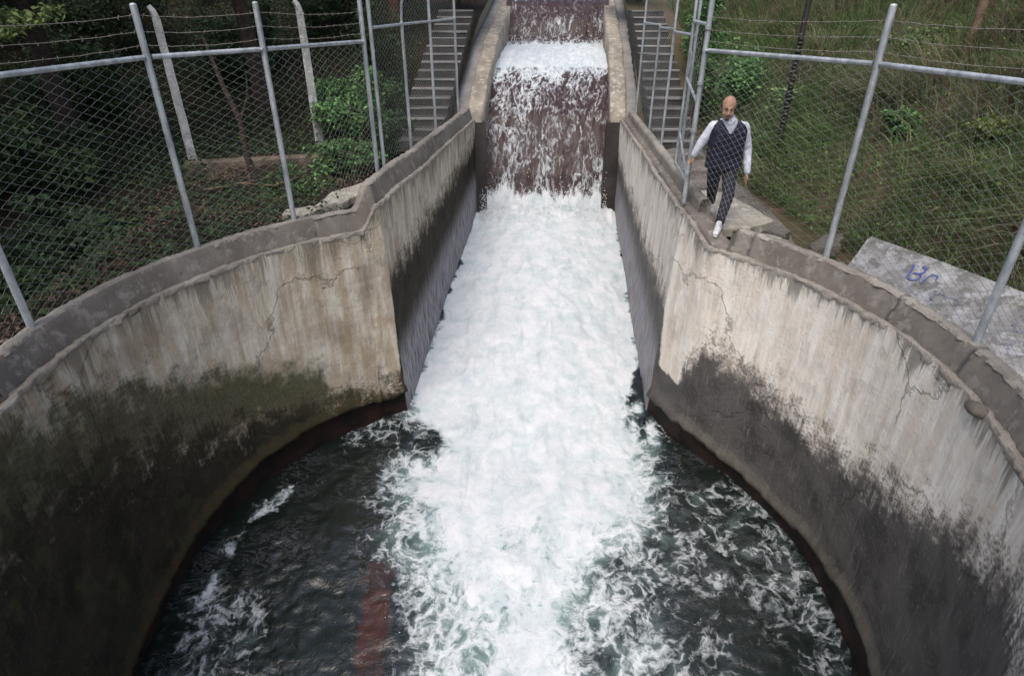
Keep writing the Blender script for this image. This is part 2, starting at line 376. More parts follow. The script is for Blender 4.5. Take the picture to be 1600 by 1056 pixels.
walls = {}
def build_wall(side):
    P = paths[side]; nu = len(P)
    walls[side] = W = empty('retaining_wall', 'tall curved concrete basin wall on the left, mossy green and black with tan streaks above' if side < 0 else
              'tall curved concrete basin wall on the right, pale cream above with grey drips and a dark wet foot', 'wall', (arc(-90 if side < 0 else 90)[0], CY, 0))
    T = np.array([p[0] for p in P]); B = np.array([p[1] for p in P])
    phi = np.array([p[2] if p[2] is not None else (GL if side < 0 else GR) for p in P])
    isch = np.array([p[2] is None for p in P])
    # normal towards the water
    d = np.gradient(T[:, :2], axis=0); d /= np.linalg.norm(d, axis=1)[:, None]
    nrm = np.c_[d[:, 1], -d[:, 0]]*(1 if side < 0 else -1)
    s = np.r_[0, np.cumsum(np.linalg.norm(np.diff(T[:, :2], axis=0), axis=1))]
    nv = 90; zb = -3.9
    t = np.linspace(0, 1, nv)
    Z = T[:, 2][:, None] + (zb - T[:, 2])[:, None]*t[None]
    X = T[:, 0][:, None] + (B[:, 0]-T[:, 0])[:, None]*t[None]
    Y = T[:, 1][:, None] + (B[:, 1]-T[:, 1])[:, None]*t[None]
    # mossy lip near the bottom
    lipz = itp(T[:, 1], [(3, -3.16), (4.3, -3.06), (4.62, -3.0), (5.4, -2.84), (6.2, -2.68), (7.1, -2.62), (7.7, -2.62)]) if side < 0 else \
        itp(T[:, 1], [(3, -2.95), (3.9, -2.86), (4.7, -2.88), (5.6, -2.92), (6.4, -2.82), (6.95, -2.68), (7.7, -2.70)])
    inbasin = np.where(isch, 0, 1.)
    sg = np.broadcast_to(s[:, None], Z.shape)
    lz = lipz[:, None] + .07*(fbm(sg*3, Z*0, seed=4)-.5)
    off = np.where(Z > lz, .055*ss(lz+.22, lz+.04, Z), -.035)*inbasin[:, None]
    off = off + .035*(fbm(sg*1.1, Z*1.1, seed=3, o=4)-.5) + .02*(fbm(sg*7, Z*4, seed=9, o=3)-.5)*ss(0, -.08, Z - T[:, 2][:, None]+.02)
    # vertical groove where round wall and channel wall meet
    sgv = s[np.argmin(abs(phi - (GL if side < 0 else GR)) + isch*100)]
    off = off - .035*np.exp(-((sg-sgv)/.03)**2)
    if side < 0:   # board-marked joint lines near the corner
        off = off - .02*np.exp(-((sg-(sgv+1.15))/.025)**2)*(Z > -1.2)
    X = X + off*nrm[:, 0][:, None]; Y = Y + off*nrm[:, 1][:, None]
    V = np.stack([X, Y, Z], -1).reshape(-1, 3)
    # masks
    ap = abs(phi)[:, None]*np.ones_like(Z); dep = T[:, 2][:, None]-Z; ch = isch[:, None]*np.ones_like(Z)
    yy = np.broadcast_to(T[:, 1][:, None], Z.shape)
    if side < 0:
        zd = itp(ap, [(28, -2.45), (43, -2.3), (55, -2.0), (70, -1.55), (78, -1.2), (91, -.8), (110, -.35), (130, -.2)])
    else:
        zd = itp(ap, [(43, -1.75), (46, -1.3), (51, -1.4), (63, -1.55), (74, -1.66), (84, -1.5), (95, -1.3), (104, -.95), (119, -.5), (130, -.4)])
    wid = np.where(ap > 60, 1.25, .6) if side < 0 else .55
    dk = .5 + (zd - Z)/wid*.5
    dch = .5 + ((-.75 if side < 0 else -1.15) + itp(yy, [(7.7, 0), (11, .15), (14.5, .45)]) - Z)/.5*.5
    # corner turns dark over a short distance
    face = (sg > sgv) & (ch < .5)
    tf = np.clip((sg-sgv)/(s[np.argmax(isch)]-sgv+1e-6), 0, 1)
    dkf = dk*(1-ss(.75, 1, tf)) + dch*ss(.75, 1, tf)
    if side > 0: dkf = dkf*1 - .55*ss(.05, .3, tf)*(1-ss(.8, 1, tf))*(Z > -2.1)*1.
    dk = np.where(ch > .5, dch, np.where(face, dkf, dk))
    dk = np.clip(dk, -.3, 1.6)
    if side < 0:
        ms = np.exp(-((Z-itp(ap, [(30, -2.5), (45, -2.15), (60, -1.75), (75, -1.35), (90, -.9), (110, -.5)]))/.7)**2)*ss(32, 46, ap)*1.0*(ch < .5)
        ms = ms + .35*np.exp(-((Z-lz-.12)/.14)**2)*(ch < .5)
        rust = .55*ss(72, 88, ap)*ss(-.9, -.1, Z) + .35*(1-ss(28, 40, ap))*ss(-2.4, -1.8, Z)*(Z < -1.2) + .5*np.exp(-((Z-lz-.06)/.08)**2)
    else:
        ms = .55*np.exp(-((Z-lz-.12)/.13)**2)*(ch < .5)
        rust = .25*ss(60, 90, ap)*np.exp(-((Z+1.)/.5)**2)
    drip = np.clip(1-dep/(.55 if side > 0 else .9), 0, 1)*(.75 if side > 0 else .7)
    film = np.where(ch > .5, ss(-1.35, -2.0, Z - itp(yy, [(7.7, -.25), (14.5, .55)])), 0.)
    red = np.where(ch > .5, 0., ss(.0, -.015, Z-lz))
    c1 = np.stack([dk, ms, film], -1).reshape(-1, 3); c2 = np.stack([drip, rust, red], -1).reshape(-1, 3)
    uv = np.stack([sg, Z], -1).reshape(-1, 2)
    mesh_np('wall_face', V, grid_faces(nu, nv, flip=side > 0), M['wallL' if side < 0 else 'wallR'], W, uv=uv, cols={'mask': c1, 'mask2': c2, 'mask3': np.stack([np.exp(-((Z-lz-.09)/.12)**2)*(ch < .5)*np.where(sg > sgv, .4, 1), 0*Z, 0*Z], -1).reshape(-1, 3)})
    return T, nrm, s
TL, NL, SL = build_wall(-1)
TR, NR, SR = build_wall(1)

def loft(name, T, N, s, prof, mat, parent, i0=0, i1=None, rough=.006, big=.0, seed=0, caps=True):
    """sweeps a cross-section prof [(outward, up)] along the wall edge"""
    i1 = len(T) if i1 is None else i1
    T = T[i0:i1]; N = N[i0:i1]; s = s[i0:i1]
    # refine the profile
    pr = [prof[0]]
    for a, b in zip(prof[:-1], prof[1:]):
        L = math.dist(a, b); k = max(1, int(L/.035))
        for j in range(1, k+1): pr.append((a[0]+(b[0]-a[0])*j/k, a[1]+(b[1]-a[1])*j/k))
    pr = np.array(pr); nu, nv = len(T), len(pr)
    o = np.broadcast_to(pr[:, 0][None], (nu, nv)).copy(); z = T[:, 2][:, None] + pr[:, 1][None]
    sg = s[:, None] + 0*o; pv = np.cumsum(np.r_[0, np.hypot(*np.diff(pr, axis=0).T)])[None] + 0*o
    nz = rough*2.2*(vnoise(sg*31, pv*20, seed=seed+31)-.5)*(rough > .01) + (fbm(sg*14, pv*14, seed=seed, o=3)-.5)*2*rough + (fbm(sg*1.3, pv*2, seed=seed+5, o=3)-.5)*2*big
    o = o + nz; z = z + (fbm(sg*12+9, pv*12, seed=seed+2, o=3)-.5)*2*rough + (fbm(sg*1.1, pv*0, seed=seed+8, o=2)-.5)*big*1.2
    X = T[:, 0][:, None] - o*N[:, 0][:, None]; Y = T[:, 1][:, None] - o*N[:, 1][:, None]
    V = np.stack([X, Y, z], -1).reshape(-1, 3)
    F = grid_faces(nu, nv, flip=N[0, 0] < 0)
    Fs = [F]
    if caps:
        for i in (0, nu-1):
            base = i*nv; Vc = V[base:base+nv].mean(0); V = np.vstack([V, Vc[None]])
            c = len(V)-1; Fs.append(np.array([(base+j, base+j+1, c) for j in range(nv-1)]))
    return mesh_np(name, V, Fs, mat, parent, smooth=True)

# outward direction must stay monotone around corners: smooth the normals for curb lofts
def smooth_n(T, N, w=22):
    k = np.ones(w)/w; P = np.pad(N, ((w, w), (0, 0)), mode='edge')
    Q = np.stack([np.convolve(P[:, j], k, 'same') for j in (0, 1)], 1)[w:-w]
    return Q/np.linalg.norm(Q, axis=1)[:, None]
NLs, NRs = smooth_n(TL, NL), smooth_n(TR, NR)
NTOP = .24
strip = [(-.004, -.05), (-.012, -.012), (.004, .005), (.05, .004), (.06, -.02)]
curb_face = [(.045, -.05), (.055, .005), (.115, NTOP-.03), (.13, NTOP-.004)]
curb_top = [(.12, NTOP-.02), (.135, NTOP+.006), (.19, NTOP+.01), (.235, NTOP), (.27, NTOP-.08), (.34, -.35)]
def split(T, s, cuts):
    idx = [0]+[int(np.argmin(abs(s-c))) for c in cuts]+[len(T)]
    return list(zip(idx[:-1], idx[1:]))
for side, T, N, s, lastflat in ((-1, TL, NLs, SL, None), (1, TR, NRs, SR, None)):
    W = walls[side]
    loft('mortar_edge', T, N, s, strip, M['mortar'], W, rough=.017, big=.022, seed=3+side)
    if side < 0:
        cuts = [2.2, 4.35, 6.05, 8.2]; e1 = len(T)
        segs = split(T, s, cuts)
    else:
        gi = int(np.argmin(abs(T[:, 0]-2.5) + (T[:, 1] < 6)*9))      # the curb stops where the man steps
        cuts = [c for c in (1.4, 2.55, 3.45, 5.2, 5.75)]
        segs = [q for q in split(T[:gi], s[:gi], cuts)]
    for k, (a, b) in enumerate(segs):
        bb = min(b+1, len(T))
        g = 0 if k == 0 else 0
        loft('curb_face', T, N, s, curb_face, M['curb'], W, a, bb, rough=.003, big=.016, seed=20+k)
        loft('curb_top', T, N, s, curb_top, M['mortar'], W, a, bb, rough=.014, big=.018, seed=40+k)
    if side > 0:
        # low brown ledge beside the channel, with a pale raised strip outside
        loft('ledge', T, N, s, [(.07, -.05), (.08, .012), (.2, .03), (.32, .02), (.36, -.2)], M['ledge'], W, gi, len(T), rough=.008, big=.02, seed=61)
        g2 = int(np.argmin(abs(T[:, 1]-7.6)+(T[:, 0] > 2.4)*9))
        loft('outer_strip', T, N, s, [(.16, -.1), (.17, .17), (.2, .2), (.27, .2), (.30, .17), (.33, -.3)], M['mortar'], W, g2, len(T), rough=.008, big=.012, seed=71)
        # broken hollow in the rim
        b = MB()
        x, y = arc(99.5, R-.02)
        b.ell((x, y, -.02), (.07, .1, .05), 10, 6); o = b.build('broken_rim', M['rock'], W)
    else:
        b = MB(); x, y = arc(-74, R-.015); b.ell((x, y, -.03), (.03, .1, .025), 10, 6); b.build('broken_rim', M['rock'], W)

# ---------------------------------------------------------------- water
def water_mat(name, deep, aqua, lace_scale, stretch=(1, 1, 1), use_uv=False, rough=.12, streak=(3.5, 8, 3)):
    n = NT(name)
    src = n.N('ShaderNodeUVMap').outputs[0] if use_uv else n.tc.outputs['Object']
    co = n.map(src, stretch)
    _, d, rust, tur = n.attr('foam')
    w1 = n.vadd(n.noise(1.6, co, detail=3, col=True), (.5, .5, .5), 'SUBTRACT')
    sc = n.N('ShaderNodeVectorMath', operation='SCALE'); n.L(w1, sc.inputs[0]); sc.inputs['Scale'].default_value = .55
    w2 = n.vadd(n.noise(7., co, detail=4, col=True), (.5, .5, .5), 'SUBTRACT')
    sc2 = n.N('ShaderNodeVectorMath', operation='SCALE'); n.L(w2, sc2.inputs[0]); sc2.inputs['Scale'].default_value = .07
    wc = n.vadd(n.vadd(co, sc.outputs[0]), sc2.outputs[0])
    v1 = n.vor(lace_scale, wc); v2 = n.vor(lace_scale*2.7, wc)
    n1 = n.noise(lace_scale*.5, wc, detail=8, rough=.7)
    n3 = n.noise(lace_scale*5, wc, detail=4, rough=.7)
    # ridged fractal foam: filaments that thicken into patches as the density rises
    def ridge(x, k=2.0): return n.math('SUBTRACT', 1., n.math('MULTIPLY', n.math('ABSOLUTE', n.math('SUBTRACT', x, .5)), k*2), clamp=True)
    ra = ridge(n.noise(lace_scale*.42, wc, detail=7, rough=.62), 3.2); rb = ridge(n.noise(lace_scale*1.15, wc, detail=6, rough=.6), 3.0)
    rc = n.math('SUBTRACT', 1., n.math('MULTIPLY', v1, 3.2), clamp=True)
    rid = n.math('ADD', n.math('MULTIPLY', ra, .40), n.math('ADD', n.math('MULTIPLY', rb, .30), n.math('ADD', n.math('MULTIPLY', rc, .18), n.math('MULTIPLY', n3, .22))))
    f = n.sm(n.math('ADD', rid, n.math('MULTIPLY', d, .75)), .90, 1.36)
    f = n.math('MULTIPLY', f, n.sm(n.math('ADD', d, n.math('MULTIPLY', n.math('SUBTRACT', n1, .5), 1.2)), .05, .45))
    sol = n.sm(n.math('ADD', d, n.math('ADD', n.math('MULTIPLY', n.math('SUBTRACT', n1, .5), 1.5), n.math('MULTIPLY', n.math('SUBTRACT', n3, .5), .3))), .62, .92)
    f = n.math('MAXIMUM', f, sol, clamp=True)
    f = n.math('MINIMUM', f, 1.)
    stk = n.noise(1., n.map(src, (5.5, 1.5, 3) if not use_uv else (6, 1.2, 1)), detail=8, rough=.68, dist=.6)
    base = n.mix(n.sm(n.math('ADD', tur, n.math('MULTIPLY', n.math('SUBTRACT', n1, .5), .9)), .35, 1.0), deep, aqua)
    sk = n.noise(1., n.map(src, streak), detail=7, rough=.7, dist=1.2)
    glint_streaks = n.sm(n.math('ABSOLUTE', n.math('SUBTRACT', sk, .5)), .035, .0)
    glint_streaks = n.math('MULTIPLY', glint_streaks, n.sm(n.noise(1.3, wc, detail=3), .42, .62))
    base = n.mix(n.math('MULTIPLY', glint_streaks, .30), base, (.16, .155, .18))  # purple-grey streaks painted into the colour for sky reflections and thin foam
    base = n.mix(n.math('MULTIPLY', n.sm(n.math('ADD', rust, n.math('MULTIPLY', n.math('SUBTRACT', rid, .45), -.7)), .3, .75), .9), base, (.050, .018, .011))
    fc = n.mix(n.sm(n.math('ADD', n1, n.math('MULTIPLY', n3, .3)), .4, .85), (.40, .48, .50), (.60, .61, .635))
    fc = n.mix(n.math('MULTIPLY', n.sm(stk, .5, .72), .55), fc, (.30, .37, .39))
    c = n.mix(f, base, fc)
    rg = n.sm(f, 0, .6, rough, .7)
    h = n.math('ADD', n.math('MULTIPLY', n.noise(lace_scale*1.6, wc, detail=6, rough=.6), 1.), n.math('MULTIPLY', f, .35))
    h = n.math('ADD', h, n.math('MULTIPLY', n3, .25))
    b = n.bsdf(c, rg, 0, n.bump(h, .4, .03), spec=.6 if not use_uv else .3)
    return n.end(b)
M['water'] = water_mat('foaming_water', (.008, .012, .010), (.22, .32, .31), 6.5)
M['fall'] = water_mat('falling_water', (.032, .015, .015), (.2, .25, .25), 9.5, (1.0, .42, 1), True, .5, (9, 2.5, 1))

def wz(y): return itp(y, [(-2, -3.6), (3.5, -3.42), (4.3, -3.32), (5.5, -3.14), (7.5, -3.02), (8.5, -2.9), (12, -2.38), (14.6, -2.1), (16, -2.1)])
xs = np.arange(-4.3, 4.5, .032); ys = np.arange(-1.2, 14.75, .036)
XX, YY = np.meshgrid(xs, ys, indexing='ij')
wx = .35*(fbm(XX*1.1, YY*1.1, seed=31)-.5); wob = .28*(fbm(XX*0+3, YY*1.3, seed=33, o=3)-.5) + .22*(fbm(XX*2, YY*4, seed=34, o=4)-.5)
xl = itp(YY, [(-1, -.8), (2.5, -.95), (3.5, -1.12), (4.2, -1.25), (4.65, -1.42), (5.1, -1.75), (6.07, -1.85), (6.85, -1.65), (7.69, -1.6), (14.6, -1.0)])
xr = itp(YY, [(-1, 1.6), (2.5, 1.6), (3.5, 1.76), (4.65, 1.8), (5.4, 1.85), (6.32, 1.98), (7.69, 2.0), (14.6, 2.52)])
inner = itp(YY, [(-1, 1.3), (4, 1.25), (5, 1.1), (6.2, .95), (7.2, .6), (8.2, .18), (14.6, .06)])
sd_ = np.minimum(XX - xl - wob, xr + wob - XX)
D = .36*ss(-.6, .15, sd_) + .64*ss(-.1, 1, sd_/inner*.75)
cap = itp(YY, [(-1, .60), (3.4, .88), (4.6, .92), (5.6, .98), (6.4, 1.2), (7.5, 1.7), (14.6, 1.9)])
cap = cap + (fbm(XX*1.3, YY*1.0, seed=40, o=4)-.5)*.9*ss(9, 6.5, YY)
D = D*cap
# dark window of clear water near the left corner
D = D - .75*np.exp(-(((XX+1.05)/.33)**2+((YY-7.0)/.42)**2)) - .28*np.exp(-(((XX-1.45)/.3)**2+((YY-8.4)/.6)**2))
D = D - .55*ss(.56, .70, fbm(XX*1.7+9, YY*.75, seed=41, o=4))*ss(.95, .3, sd_)*(YY < 12.5)*ss(6.6, 7.6, YY)
stray = .36*ss(.46, .66, fbm(XX*.9+7, YY*1.2, seed=50, o=4)) * (sd_ < .3)
edgeL = .5*np.exp(-((np.hypot(XX-CX, YY-CY)-3.35)/.2)**2)*ss(.45, .6, fbm(XX*1.5, YY*1.5, seed=52))*(XX < 0)
D = np.maximum(D, np.maximum(stray, edgeL)); D = np.clip(D, 0, 1.5)
turb = ss(.0, .8, D)
rustm = ss(.36, .07, abs(XX + .13 + .14*(fbm(XX*4, YY*3, seed=53)-.5) - itp(YY, [(2, -1.2), (3.5, -1.32), (4.3, -1.38), (5.0, -1.40), (5.3, -1.32)]) ))*ss(5.35, 4.9, YY)*.85*(.65+.6*fbm(XX*5, YY*2.5, seed=54))
rustm = np.maximum(rustm, .5*np.exp(-(((XX-1.25)/.12)**2+((YY-4.0)/.5)**2)))
D = D*(1-.5*(rustm > .5)*ss(5.0, 4.7, YY))
xw, yw = XX + wx, YY + .35*(fbm(XX*1.3+5, YY*1.3, seed=35)-.5)
bil = 1-2*abs(fbm(xw*2.2, yw*.9, seed=60, o=4)-.5)*1.6
lump = fbm(xw*5, yw*2.0, seed=62, o=4)-.5
Z = wz(YY) + turb*(.05*(bil-.7) + .035*lump + .016*(fbm(xw*16, yw*14, seed=64, o=3)-.5))
Z = Z + (1-turb)*(.05*(fbm(xw*1.6, yw*3.0, seed=66, o=4)-.5) + .035*(1-2*abs(fbm(xw*4, yw*7, seed=67, o=3)-.5)))
# boil heaped up at the foot of the fall and down the middle of the channel
mid = axis(YY)
Z = Z + .16*np.exp(-((XX-mid)/1.3)**2)*ss(6.5, 9, YY) + (.10+.35*(fbm(XX*3.5, YY*3, seed=68)-.35))*np.exp(-((YY-14.3)/.35)**2)
# small standing wave over the sunken sill
Z = Z + .03*np.exp(-((XX-xl)/.15)**2)*(YY < 5)
tur = np.clip(D*1.15, 0, 1)
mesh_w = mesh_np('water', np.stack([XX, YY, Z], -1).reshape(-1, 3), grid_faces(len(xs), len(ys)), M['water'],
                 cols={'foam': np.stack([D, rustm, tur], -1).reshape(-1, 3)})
tag(mesh_w, kind='structure')

# waterfall: a steep spillway, a step of foam and the next fall above it
prof = [(14.40, -2.45), (14.5, -2.1), (14.85, -1.25), (15.25, -.6), (15.65, -.02), (16.3, .42), (17.0, .76), (17.6, .93), (18.4, 1.05), (19.6, 1.13), (20.8, 1.18), (21.1, 1.3), (21.5, 1.8), (22.1, 2.28), (23.0, 2.5), (25, 2.6), (29, 2.75), (34, 3.0)]
pl = np.array(prof); sp = np.r_[0, np.cumsum(np.hypot(*np.diff(pl, axis=0).T))]
sv = np.arange(0, sp[-1], .045); py_, pz_ = np.interp(sv, sp, pl[:, 0]), np.interp(sv, sp, pl[:, 1])
us = np.linspace(-1.62, 1.62, 100)
U, S = np.meshgrid(us, sv, indexing='ij'); PY = np.interp(S, sp, pl[:, 0]); PZ = np.interp(S, sp, pl[:, 1])
FX = axis(PY) + U
foot = ss(.75, .0, S-.38 + .5*(fbm(U*4, S*1, seed=70)-.5))*1.2
s1 = np.interp(17.2, pl[:, 0], sp)
crest = ss(16.0, 18.0, PY + 1.1*(fbm(U*1.4, S*.7, seed=71)-.5))*ss(21.1, 20.5, PY + .4*(fbm(U*3, S, seed=72)-.5))
crest2 = ss(22.2, 23.4, PY)
FD = np.clip(.27 + .26*(fbm(U*2.2, S*.9, seed=73)-.5)*2 + .05, 0, 1)
arcs = np.zeros_like(U)
for (cu, cy, w_, h_) in ((-.55, 15.9, .55, .9), (.5, 16.6, .5, .6), (.05, 15.2, .8, .7)):
    rr_ = np.hypot((U-cu)/w_, (PY-cy)/h_); arcs = np.maximum(arcs, np.exp(-((rr_-1)/.10)**2)*.45)
FD = np.maximum(FD, arcs)
FD = FD + crest*.8*np.where(PY > 17.4, 1, .5) + foot + crest2*.9
FZ = PZ + .10*(fbm(U*3.2, S*1.2, seed=75)-.5) + .07*(1-2*abs(fbm(U*6, S*2.2, seed=76)-.5)) + crest*(.16*(fbm(U*2.4, PY*1.4, seed=77)-.5) + .07*(fbm(U*8, PY*6, seed=78)-.5))
FYY = PY - .05*(fbm(U*5, S*1.6, seed=79)-.5) - foot*.1*fbm(U*6, S*3, seed=80)
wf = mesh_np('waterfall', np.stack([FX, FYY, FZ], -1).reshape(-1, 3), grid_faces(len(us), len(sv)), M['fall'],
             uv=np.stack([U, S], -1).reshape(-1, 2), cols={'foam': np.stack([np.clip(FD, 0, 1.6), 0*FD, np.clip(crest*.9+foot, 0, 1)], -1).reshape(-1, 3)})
tag(wf, kind='structure')

# spray: droplets thrown up at the foot of the falls and along the foam
nt = NT('spray_droplet'); M['spray'] = nt.end(nt.bsdf((.66, .68, .7), .4))
def spray(spots):
    oct_v = np.array([(1, 0, 0), (-1, 0, 0), (0, 1, 0), (0, -1, 0), (0, 0, 1), (0, 0, -1)], float)
    oct_f = np.array([(0, 2, 4), (2, 1, 4), (1, 3, 4), (3, 0, 4), (2, 0, 5), (1, 2, 5), (3, 1, 5), (0, 3, 5)])
    P = np.array([s_[:3] for s_ in spots]); r = np.array([s_[3] for s_ in spots])
    V = (P[:, None] + oct_v[None]*r[:, None, None]*rng.uniform(.6, 1.4, (len(P), 6, 1))).reshape(-1, 3)
    F = (oct_f[None] + 6*np.arange(len(P))[:, None, None]).reshape(-1, 3)
    o = mesh_np('spray', V, F, M['spray']); tag(o, 'fine white spray thrown up at the foot of the waterfall', 'spray', kind='stuff')
sp_ = []
for _ in range(5200):
    y = 14.45 - abs(rng.normal(0, .34)); x = axis(y) + rng.uniform(-1.5, 1.5)
    sp_.append((x, y, -2.05 + abs(rng.exponential(.17)), rng.uniform(.004, .014)))
for _ in range(500):
    y = 20.9 - abs(rng.normal(0, .4)); sp_.append((axis(y)+rng.uniform(-1.4, 1.4), y, 1.2+abs(rng.exponential(.12)), rng.uniform(.006, .016)))
for _ in range(900):
    y = rng.uniform(4, 13); x = rng.uniform(-1.4, 1.8); sp_.append((x, y, float(wz(y)) + .1 + abs(rng.exponential(.07)), rng.uniform(.003, .007)))
spray(sp_)

# ---------------------------------------------------------------- upper chute walls and the small abutments
def sweep_y(name, ys_, left, right, top, bot, mat, parent, amp=.02, seed=0):
    """a wall running away from the camera: left/right x and top/bottom z as functions of y"""
    ys_ = np.asarray(ys_); n = len(ys_)
    ring = []
    for k in range(6): ring.append((0, k/6))             # left side, upward
    for k in range(6): ring.append((k/6, 1))             # top
    for k in range(7): ring.append((1, 1-k/6))           # right side, downward
    ring = np.array(ring); m = len(ring)
    A = np.array([left(y) for y in ys_])[:, None]; B = np.array([right(y) for y in ys_])[:, None]
    Tt = np.array([top(y) for y in ys_])[:, None]; Bb = np.array([bot(y) for y in ys_])[:, None]
    X = A + (B-A)*ring[:, 0][None]; Z_ = Bb + (Tt-Bb)*ring[:, 1][None]; Y = ys_[:, None] + 0*X
    X = X + amp*2*(fbm(Y*2.2, Z_*3, seed=seed)-.5); Z_ = Z_ + amp*2*(fbm(Y*2.6, X*5, seed=seed+3)-.5)
    V = np.stack([X, Y, Z_], -1).reshape(-1, 3)
    F = [grid_faces(n, m)]
    for i in (0, n-1):
        V = np.vstack([V, V[i*m:(i+1)*m].mean(0)[None]]); c = len(V)-1
        F.append(np.array([(i*m+j, i*m+(j+1) % m, c) for j in range(m)]))
    return mesh_np(name, V, F, mat, parent)
def ztop(y): return itp(y, [(14.5, .16), (15.0, .42), (15.6, .72), (18, 1.5), (21, 2.05), (24, 2.65), (30, 3.7), (34, 4.3)])
yy_ = np.arange(14.52, 34, .16)
for side in (-1, 1):
    lab = 'worn tan concrete side wall of the upper chute, left of the waterfall' if side < 0 else 'worn tan concrete side wall of the upper chute, right of the waterfall'
    W = empty('chute_wall', lab, 'wall', (axis(14.5)+side*1.7, 14.6, 0))
    a = lambda y, q: axis(y) + side*q
    wid = .36
    f1 = (lambda y: a(y, 1.46)) if side > 0 else (lambda y: a(y, 1.46+wid))
    f2 = (lambda y: a(y, 1.46+wid)) if side > 0 else (lambda y: a(y, 1.46))
    sweep_y('coping', yy_, f1, f2, lambda y: ztop(y), lambda y: ztop(y)-2.6, M['chute_top'], W, .035, seed=5*side+20)
    g1 = (lambda y: a(y, 1.465+wid)) if side > 0 else (lambda y: a(y, 1.46+wid+.34))
    g2 = (lambda y: a(y, 1.46+wid+.34)) if side > 0 else (lambda y: a(y, 1.455+wid))
    sweep_y('outer_coping', yy_+.12, g1, g2, lambda y: ztop(y)-.10, lambda y: ztop(y)-2.4, M['chute_side'], W, .012, seed=5*side+40)
    # dark wet abutment face closing the channel beside the fall
    b = MB(); xi = (-.92, axis(14.5)-1.38) if side < 0 else (axis(14.5)+1.38, 2.60)
    b.box(((xi[0]+xi[1])/2, 14.58, -1.98), (xi[1]-xi[0], .24, 4.1)); b.build('abutment', M['wet'] if 'wet' in M else M.setdefault('wet', concrete('wet_dark_concrete', (.075, .065, .055), (.045, .032, .028), spk=.7, rough=.5)), W, smooth=False)

# ---------------------------------------------------------------- ground
def zl(x, y):        # left bank
    x = np.asarray(x, float); y = np.asarray(y, float)
    z = .02 + .0*x
    z = z - .9*ss(-4.5, -6.0, x)*ss(9.6, 8.2, y)
    z = z + .42*np.maximum(0, -x-8.5-0*y) * ss(-8.5, -10, x)
    z = z + .42*np.maximum(0, y-12.6)*ss(-2.6, -3.4, x)
    st = ss(-3.4, -2.6, x)*ss(11.6, 12.4, y)
    z = z + np.interp(y, [12.3, 17.5, 18.9, 34], [-.30, 1.5, 2.0, 4.8])*st
    z = z + (.22*(fbm(x*.7, y*.7, seed=90)-.5) + .10*(fbm(x*3, y*3, seed=91)-.5))*(1-st)
    return z
def toe(y): return itp(y, [(0, 5.6), (4, 4.9), (6, 4.1), (7.5, 3.75), (9, 3.65), (12, 3.75), (18, 4.5), (40, 6)])
def zr(x, y):        # grassy hill on the right
    x = np.asarray(x, float); y = np.asarray(y, float); q = x - toe(y)
    z = np.where(q > 0, .78*q - .02*q*q*(q < 14) - (q >= 14)*3.9, 0) * ss(0, .6, q)
    z = z + np.interp(y, [12.0, 12.3, 17.5, 18.9, 34], [0, -.30, 1.5, 2.0, 4.8])*ss(.4, -.0, q) + .16*np.maximum(0, y-12)*ss(-.0, .4, q)
    z = z - .12*ss(0, -.3, q)*ss(8.2, 7.4, y)
    z = z + .5*(fbm(x*.6, y*.6, seed=95)-.5)*ss(0, 1.5, q) + .12*(fbm(x*2.5, y*2.5, seed=96)-.5)
    return z
def ground(name, side, zf, mat):
    P = paths[side]; T = np.array([p[0] for p in P]); m = T[:, 0]*side
    yb = np.r_[np.arange(-3, 4.3, .15), np.arange(4.3, 14.5, .12), np.arange(14.5, 34, .3), np.arange(34, 60, 2.)]
    bx = []
    for y in yb:
        if y < CY: x = CX + side*(R+.26)
        elif y < 14.5:
            dx = (R+.26)**2-(y-CY)**2; xa = CX + side*math.sqrt(dx) if dx > 0 else None
            xc = (chan_top_L(y)-.3) if side < 0 else (chan_top_R(y)+.3)
            x = xc if xa is None or y > 8.4 else (min(xa, xc) if side < 0 else max(xa, xc))
        else: x = axis(y) + side*2.05
        bx.append(x)
    bx = np.array(bx)
    t = np.r_[0, np.cumsum(np.linspace(.10, .9, 74))]
    X = bx[:, None] + side*t[None]; Y = yb[:, None] + 0*X; Z_ = zf(X, Y)
    o = mesh_np(name, np.stack([X, Y, Z_], -1).reshape(-1, 3), grid_faces(len(yb), len(t), flip=side > 0), mat)
    return tag(o, kind='structure')
ground('ground', -1, zl, M['soil_left'])
ground('hillside', 1, zr, M['soil_right'])
# worn path beside the right channel wall, up to the stairs
yp = np.arange(7.3, 12.9, .1); tt = np.linspace(0, 1, 12)
Xp = (np.array([max(chan_top_R(y), 2.25)+.34 for y in yp])[:, None] + tt[None]*1.05); Yp = yp[:, None]+0*Xp
op = mesh_np('path', np.stack([Xp, Yp, zr(Xp, Yp)+.03+.03*(fbm(Xp*5, Yp*5, seed=99)-.5)-.10*(abs(tt[None]-.5) > .49)], -1).reshape(-1, 3), grid_faces(len(yp), 12, flip=True), M['path'])
tag(op, kind='structure')

